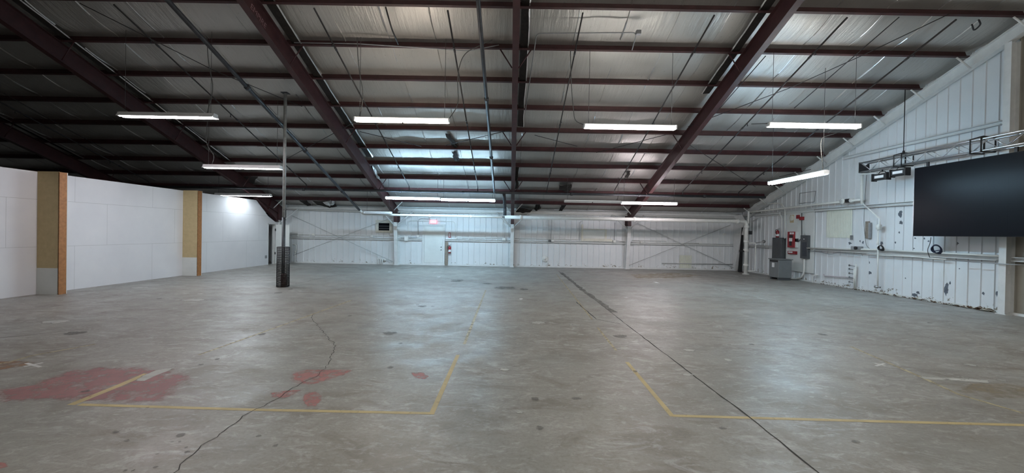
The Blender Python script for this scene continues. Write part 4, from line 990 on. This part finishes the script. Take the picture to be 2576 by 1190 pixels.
rp([(2180, 640), (2300, 646), (2380, 653)], .15, .02, 'second lower white pipe below the black screen')
rp([(2395, 655), (2520, 664), (2576, 667)], .3, .012, 'thin grey conduit passing in front of the right wall post', 'grey_conduit')
# valve pipe group
t = thing('sprinkler_pipe', 'white pipe with a handwheel valve running high along the right wall', 'pipe', tuple(Wr(1880, 535, .3)))
b = MB(); b.tube(bend([(XR+.05, 19.55, 3.0), Wr(1884, 534, .35), Wr(2047, 515, .3), Wr(2168, 502, .3)], .1), .04, 8); b.build('run', M['white_pipe'], t)
b = MB(); p = Wr(2126, 506, .3); b.lathe(p+Vector((-.1, 0, 0)), (-1, 0, 0), [(.02, 0), (.11, .0), (.11, .02), (.02, .03)], 16); b.build('handwheel', M['white_pipe'], t)
b = MB(); p = Wr(2133, 505, .3); b.lathe(p+Vector((0, .12, 0)), (0, -1, 0), [(.045, 0), (.07, .03), (.07, .2), (.045, .24)], 12); b.build('valve_body', M['black'], t)
b = MB(); p = Wr(2145, 504, .3); b.lathe(p+Vector((0, .1, 0)), (0, -1, 0), [(.045, 0), (.075, .02), (.075, .1), (.045, .12)], 12); b.build('coupling', M['white_pipe'], t)
t = thing('drop_pipe', 'white pipe dropping from the truss and kinking thinner to the right', 'pipe', tuple(Wr(2168, 438, .3)))
b = MB(); b.tube(bend([Wr(2168, 440, .3), Wr(2168, 514, .3)], .1), .042, 10); b.build('upper_run', M['white_pipe'], t)
b = MB(); b.tube(bend([Wr(2206, 436, .3), Wr(2168, 437.5, .3), Wr(2168, 446, .3)], .1), .026, 8); b.build('top_elbow', M['white_pipe'], t)
b = MB(); b.tube([Wr(2168, 510, .3), Wr(2213, 551, .3), Wr(2213, 572, .3)], .024, 8); b.build('lower_run', M['white_pipe'], t)
t = thing('drop_pipe', 'slim white vertical pipe down to the floor between vent panel and screen', 'pipe', tuple(Wr(2209, 575, .2)))
b = MB(); b.tube([Wr(2209, 577, .2), Wr(2208, 722, .2)], .024, 8); b.build('run', M['white_pipe'], t)
b = MB(); p = Wr(2211, 572, .2); b.lathe(p-Vector((0, 0, .08)), (0, 0, 1), [(.03, 0), (.08, .01), (.08, .16), (.03, .18)], 14); b.build('canister', M['white_pipe'], t)
b = MB(); p = Wr(2208, 722, .2); b.lathe(p+Vector((0, .1, 0)), (0, -1, 0), [(.02, 0), (.05, .01), (.05, .08), (.02, .1), (.02, .2)], 10); b.build('floor_valve', M['chrome'], t)
b = MB(); p = Wr(2208, 612, .2); b.lathe(p-Vector((0, 0, .05)), (0, 0, 1), [(.03, 0), (.04, .01), (.04, .1), (.03, .11)], 10); b.build('coupling', M['white_pipe'], t)
rp([(2080, 0), (2081, 0)], .1, .01, 'x') if False else None
rp([(2176, 522), (2300, 514)], .10, .022, 'white conduit running right to the edge of the black screen')
rp([(2175, 515), (2180, 440)], .12, .007, 'thin hanging cable beside the drop pipe', 'cord', 'cable', 'hanging_cable', .02)
rp([(2174, 522), (2173, 570), (2179, 618), (2190, 628), (2205, 626)], .12, .007, 'thin drooping cable left of the slim vertical pipe', 'cord', 'cable', 'hanging_cable', .3)
rbox(2176, 557, 2184, 600, .03, .09, 'wall_channel', 'tall narrow grey metal channel on the right wall', 'channel', 'wood_grey')
rbox(2184, 560, 2186, 600, .03, .12, 'wall_channel', 'thin darker strip fixed on the edge of the narrow channel', 'channel', 'grey_conduit')
rbox(2138, 592, 2144, 603, .03, .06, 'wall_plate', 'small grey plate beside the cream ribbed panel', 'plate', 'grey_box')
t = thing('wall_floodlight', 'small dark round fitting on a box above the girt pipe', 'wall fitting', tuple(Wr(2162, 624, .15)))
b = MB(); p = Wr(2160, 624, .1); b.bbox((W-.22, p.y-.2, p.z-.06), (W-.1, p.y+.2, p.z+.06), .008); b.build('box', M['grey_conduit'], t)
b = MB(); b.lathe((W-.22, p.y-.05, p.z), (-1, 0, 0), [(.05, 0), (.06, .05), (.04, .06), (.001, .05)], 14); b.build('lens', M['black'], t)
def coil(px, py, off, r, label, mat):
    p = Wr(px, py, off); b = MB()
    for i in range(5):
        a0 = i*.5; b.tube([(p.x+.012*i, p.y+math.cos(a)*r*(1+.08*math.sin(i*3)), p.z+math.sin(a+a0*.2)*r*(.8+.05*i)) for a in [2*math.pi*j/20 for j in range(21)]], .012, 5, cap=False)
    b.tube([(p.x, p.y-r, p.z-.02), (p.x+.02, p.y+r*.8, p.z-.06)], .012, 5)
    tag(b.build('cable_coil', M[mat]), label, 'cable coil')
coil(2354, 627, .24, .13, 'coil of dark blue cable on the girt under the black screen', 'blue_cord')
coil(2214, 624, .26, .09, 'small coil of black cable beside the slim vertical pipe', 'black')
rp([(2342, 597), (2340, 612), (2332, 630), (2339, 648)], .2, .008, 'thin black cable dropping from the screen to the girt pipes', 'black', 'cable', 'hanging_cable', .2)
# low pipes near the floor
rp([(2044, 714), (2044, 696), (2047, 692), (2058, 692)], .12, .022, 'small white hooked pipe at floor level right of the transformer')
rp([(2072, 690), (2074, 694), (2140, 698), (2146, 699)], .08, .02, 'low pinkish horizontal pipe on the right wall', 'pinkish')
t = thing('valve_manifold', 'vertical manifold of small stubby valves at the foot of right wall', 'valves', tuple(Wr(2150, 724, .15)))
b = MB(); b.tube([Wr(2153, 664, .12), Wr(2152, 725, .12)], .022, 8); b.build('riser', M['white_pipe'], t)
b = MB(); b.tube([Wr(2149, 676, .16), Wr(2148, 724, .16)], .022, 8); b.build('riser', M['white_pipe'], t)
for y_ in (670, 679, 690, 700, 712):
    p = Wr(2150, y_, .14); b = MB(); b.tube([p, p+Vector((-.05, .16, .02))], .016, 6); b.lathe(p+Vector((-.05, .16, .02)), (-.3, 1, 0), [(.035, 0), (.035, .02), (.01, .03)], 8); b.build('stub_valve', M['grey_conduit'], t)
# translucent cream ribbed panel
a = Wr(2080, 528, .03); e = Wr(2141, 606, .03)
w3 = MB(); n_ = 16
for i in range(n_): y_ = e.y+(a.y-e.y)*(i+.5)/n_; w3.prism([(W-.02, y_-.05), (W-.035, y_-.02), (W-.035, y_+.02), (W-.02, y_+.05)], 2, 1.85, 2.88)
w3.box((W-.022, e.y, 1.83), (W-.019, a.y, 2.88))
struct(w3, 'window_3', M['cream'])
# blocked vent outline above
for (x0, y0, x1, y1) in ((2012, 485, 2050, 481),): pass
w4 = MB()
for q in (((2012, 486), (2052, 481)), ((2010, 512), (2048, 508)), ((2012, 486), (2010, 512)), ((2052, 481), (2048, 508))): w4.tube([Wr(*q[0], .03), Wr(*q[1], .03)], .012, 4)
struct(w4, 'trim_5', M['grey_conduit'])
# rubble of peeled paint and rust at the base of the right wall
b = MB(); rnd = random.Random(3)
for i in range(420):
    u = rnd.random(); y_ = 10.3+u*u*4.2 if rnd.random() < .7 else rnd.uniform(10, 16); s = rnd.uniform(.01, .04)
    if 10.9 > y_ > 10.3: s *= 1.5
    x_ = W-.08-abs(rnd.gauss(0, .045)); z_ = s*.3+max(0, rnd.gauss(0, .02))
    a_ = rnd.uniform(0, 3.14); ca, sa = math.cos(a_)*s, math.sin(a_)*s
    b.add([(x_+ca, y_+sa, z_), (x_-sa, y_+ca, z_+s*.3), (x_-ca, y_-sa, z_), (x_+sa, y_-ca, z_-s*.2), (x_, y_, z_+s*.6)], [(0, 1, 4), (1, 2, 4), (2, 3, 4), (3, 0, 4), (0, 3, 2, 1)], M['rust'] if rnd.random() < .6 else M['cream_trim'])
o = b.build('paint_debris'); tag(o, 'crumbled paint and rust lying along the foot of the right wall', 'debris'); o['kind'] = 'stuff'

# ------------------------------------------------------------------ truss, screen and stage lights
TX = 11.6; ty1 = 13.42; ty0 = 6.0; tz1 = 4.30; tz0 = 4.01
t = thing('lighting_truss', 'silver box truss hanging along the right wall above the black screen', 'truss', (TX, ty1, tz0))
hw = .145
for xx in (TX-hw, TX+hw):
    for zz_ in (tz0, tz1): b = MB(); b.tube([(xx, ty0, zz_), (xx, ty1, zz_)], .024, 8); b.build('chord', M['aluminium'], t)
for fx_ in ('a', 'b', 'c', 'd'):
    b = MB(); y_ = ty1-.05; k = 0
    while y_ > ty0+.3:
        y2 = y_-.36
        if fx_ == 'a': p, q = (TX-hw, y_, tz0 if k % 2 else tz1), (TX-hw, y2, tz1 if k % 2 else tz0)
        if fx_ == 'b': p, q = (TX+hw, y_, tz1 if k % 2 else tz0), (TX+hw, y2, tz0 if k % 2 else tz1)
        if fx_ == 'c': p, q = (TX-hw if k % 2 else TX+hw, y_, tz0), (TX+hw if k % 2 else TX-hw, y2, tz0)
        if fx_ == 'd': p, q = (TX+hw if k % 2 else TX-hw, y_, tz1), (TX-hw if k % 2 else TX+hw, y2, tz1)
        b.tube([p, q], .010, 6)
        y_ = y2; k += 1
    b.build('lacing', M['aluminium'], t)
b = MB(); b.prism([(TX-hw-.03, tz0-.03), (TX+hw+.03, tz0-.03), (TX+hw+.03, tz1+.03), (TX+.02, tz1-.1), (TX-hw-.03, tz1+.03)], 1, ty1, ty1+.012); b.build('end_plate', M['black'], t)
b = MB()
for zz_ in (tz0, tz1):
    b.box((TX-hw-.02, ty1-.02, zz_-.012), (TX+hw+.02, ty1+.0, zz_+.012))
b.build('end_frame', M['aluminium'], t)
def sling(y_, label, chain=True):
    s = thing('lifting_sling', label, 'sling', (TX, y_, tz1), 'black slings carrying the truss')
    b = MB(); q = hw+.03
    for dy in (-.12, .12):
        b.tube([(TX-q, y_+dy, tz0-.03), (TX-q, y_+dy, tz1+.03), (TX, y_, tz1+.09)], .015, 6); b.tube([(TX+q, y_+dy, tz0-.03), (TX+q, y_+dy, tz1+.03), (TX, y_, tz1+.09)], .018, 6); b.tube([(TX-q, y_+dy, tz0-.03), (TX+q, y_+dy, tz0-.03)], .018, 6)
    b.build('webbing', M['black'], s)
    if chain:
        b = MB(); b.tube([(TX, y_, tz1+.09), (TX, y_, roofz(12.08))], .012, 5); b.build('chain', M['cable'], s)
        b = MB(); b.lathe((TX, y_, tz1+.06), (0, 0, 1), [(.02, 0), (.03, .03), (.03, .06), (.02, .09)], 8); b.build('shackle', M['black'], s)
sling(12.08, 'black sling and long chain near the left end of the truss')
sling(10.05, 'black sling round the truss above the black screen', False)
# screen
b = MB(); sy1 = 11.74; sy0 = 5.8; sz0, sz1 = 1.905, 3.87; sx = TX
t = thing('led_screen', 'large black video wall hanging below the truss on the right', 'video screen', (sx, sy1, sz0))
b.box((sx-.004, sy0+.01, sz0+.01), (sx+.002, sy1-.01, sz1-.01)); b.build('display_face', M['led'], t)
b = MB(); b.bbox((sx+.003, sy0, sz0), (sx+.1, sy1, sz1), .004); b.build('cabinet', M['black'], t)
for y_ in (11.4, 9.4, 7.4): b = MB(); b.box((sx+.02, y_-.03, sz1-.02), (sx+.06, y_+.03, tz0-.02)); b.build('hanging_bracket', M['black'], t)
b = MB(); b.box((sx-.008, sy1-.012, sz0), (sx+.1, sy1+.004, sz1)); b.build('edge_trim', M['aluminium'], t)
def stage(px, py, label):
    p = onX(px, py, TX-.05); t = thing('stage_light', label, 'stage light', tuple(p), 'black stage lights under the truss')
    c_ = Vector(p); Lh = .24
    b = MB(); b.bbox(c_+Vector((-.07, -Lh, -.1)), c_+Vector((.07, Lh, .1)), .03); b.build('body', M['black'], t)
    b = MB(); b.box(c_+Vector((-.076, -Lh+.09, -.035)), c_+Vector((-.069, Lh-.08, .045))); b.build('lens', M['label_white'], t)
    for s in (-1, 1): b = MB(); b.bbox(c_+Vector((-.1, s*Lh-.02, -.12)), c_+Vector((.08, s*Lh+.02, .12)), .01); b.build('side_cover', M['black'], t)
    b = MB(); b.tube(bend([c_+Vector((.03, -Lh*.6, .08)), c_+Vector((.03, -Lh*.4, .17)), c_+Vector((.03, Lh*.4, .17)), c_+Vector((.03, Lh*.6, .08))], .05), .012, 6); b.tube([c_+Vector((.03, 0, .17)), (c_.x+.03, c_.y, tz0-.02)], .02, 6); b.build('yoke', M['black'], t)
stage(2217, 445, 'black stage light under the truss, the one nearer its free end')
stage(2264, 434, 'black stage light under the truss, the one nearer the screen')
# loose marks on the far wall: nothing else stands here
SC.world = bpy.data.worlds.new('world'); SC.world.use_nodes = True
SC.world.node_tree.nodes['Background'].inputs[0].default_value = (0, 0, 0, 1)
SC.cycles.max_bounces = 10; SC.cycles.diffuse_bounces = 6; SC.cycles.glossy_bounces = 4; SC.cycles.transparent_max_bounces = 12
SC.cycles.sample_clamp_indirect = 4.0
SC.cycles.use_denoising = True
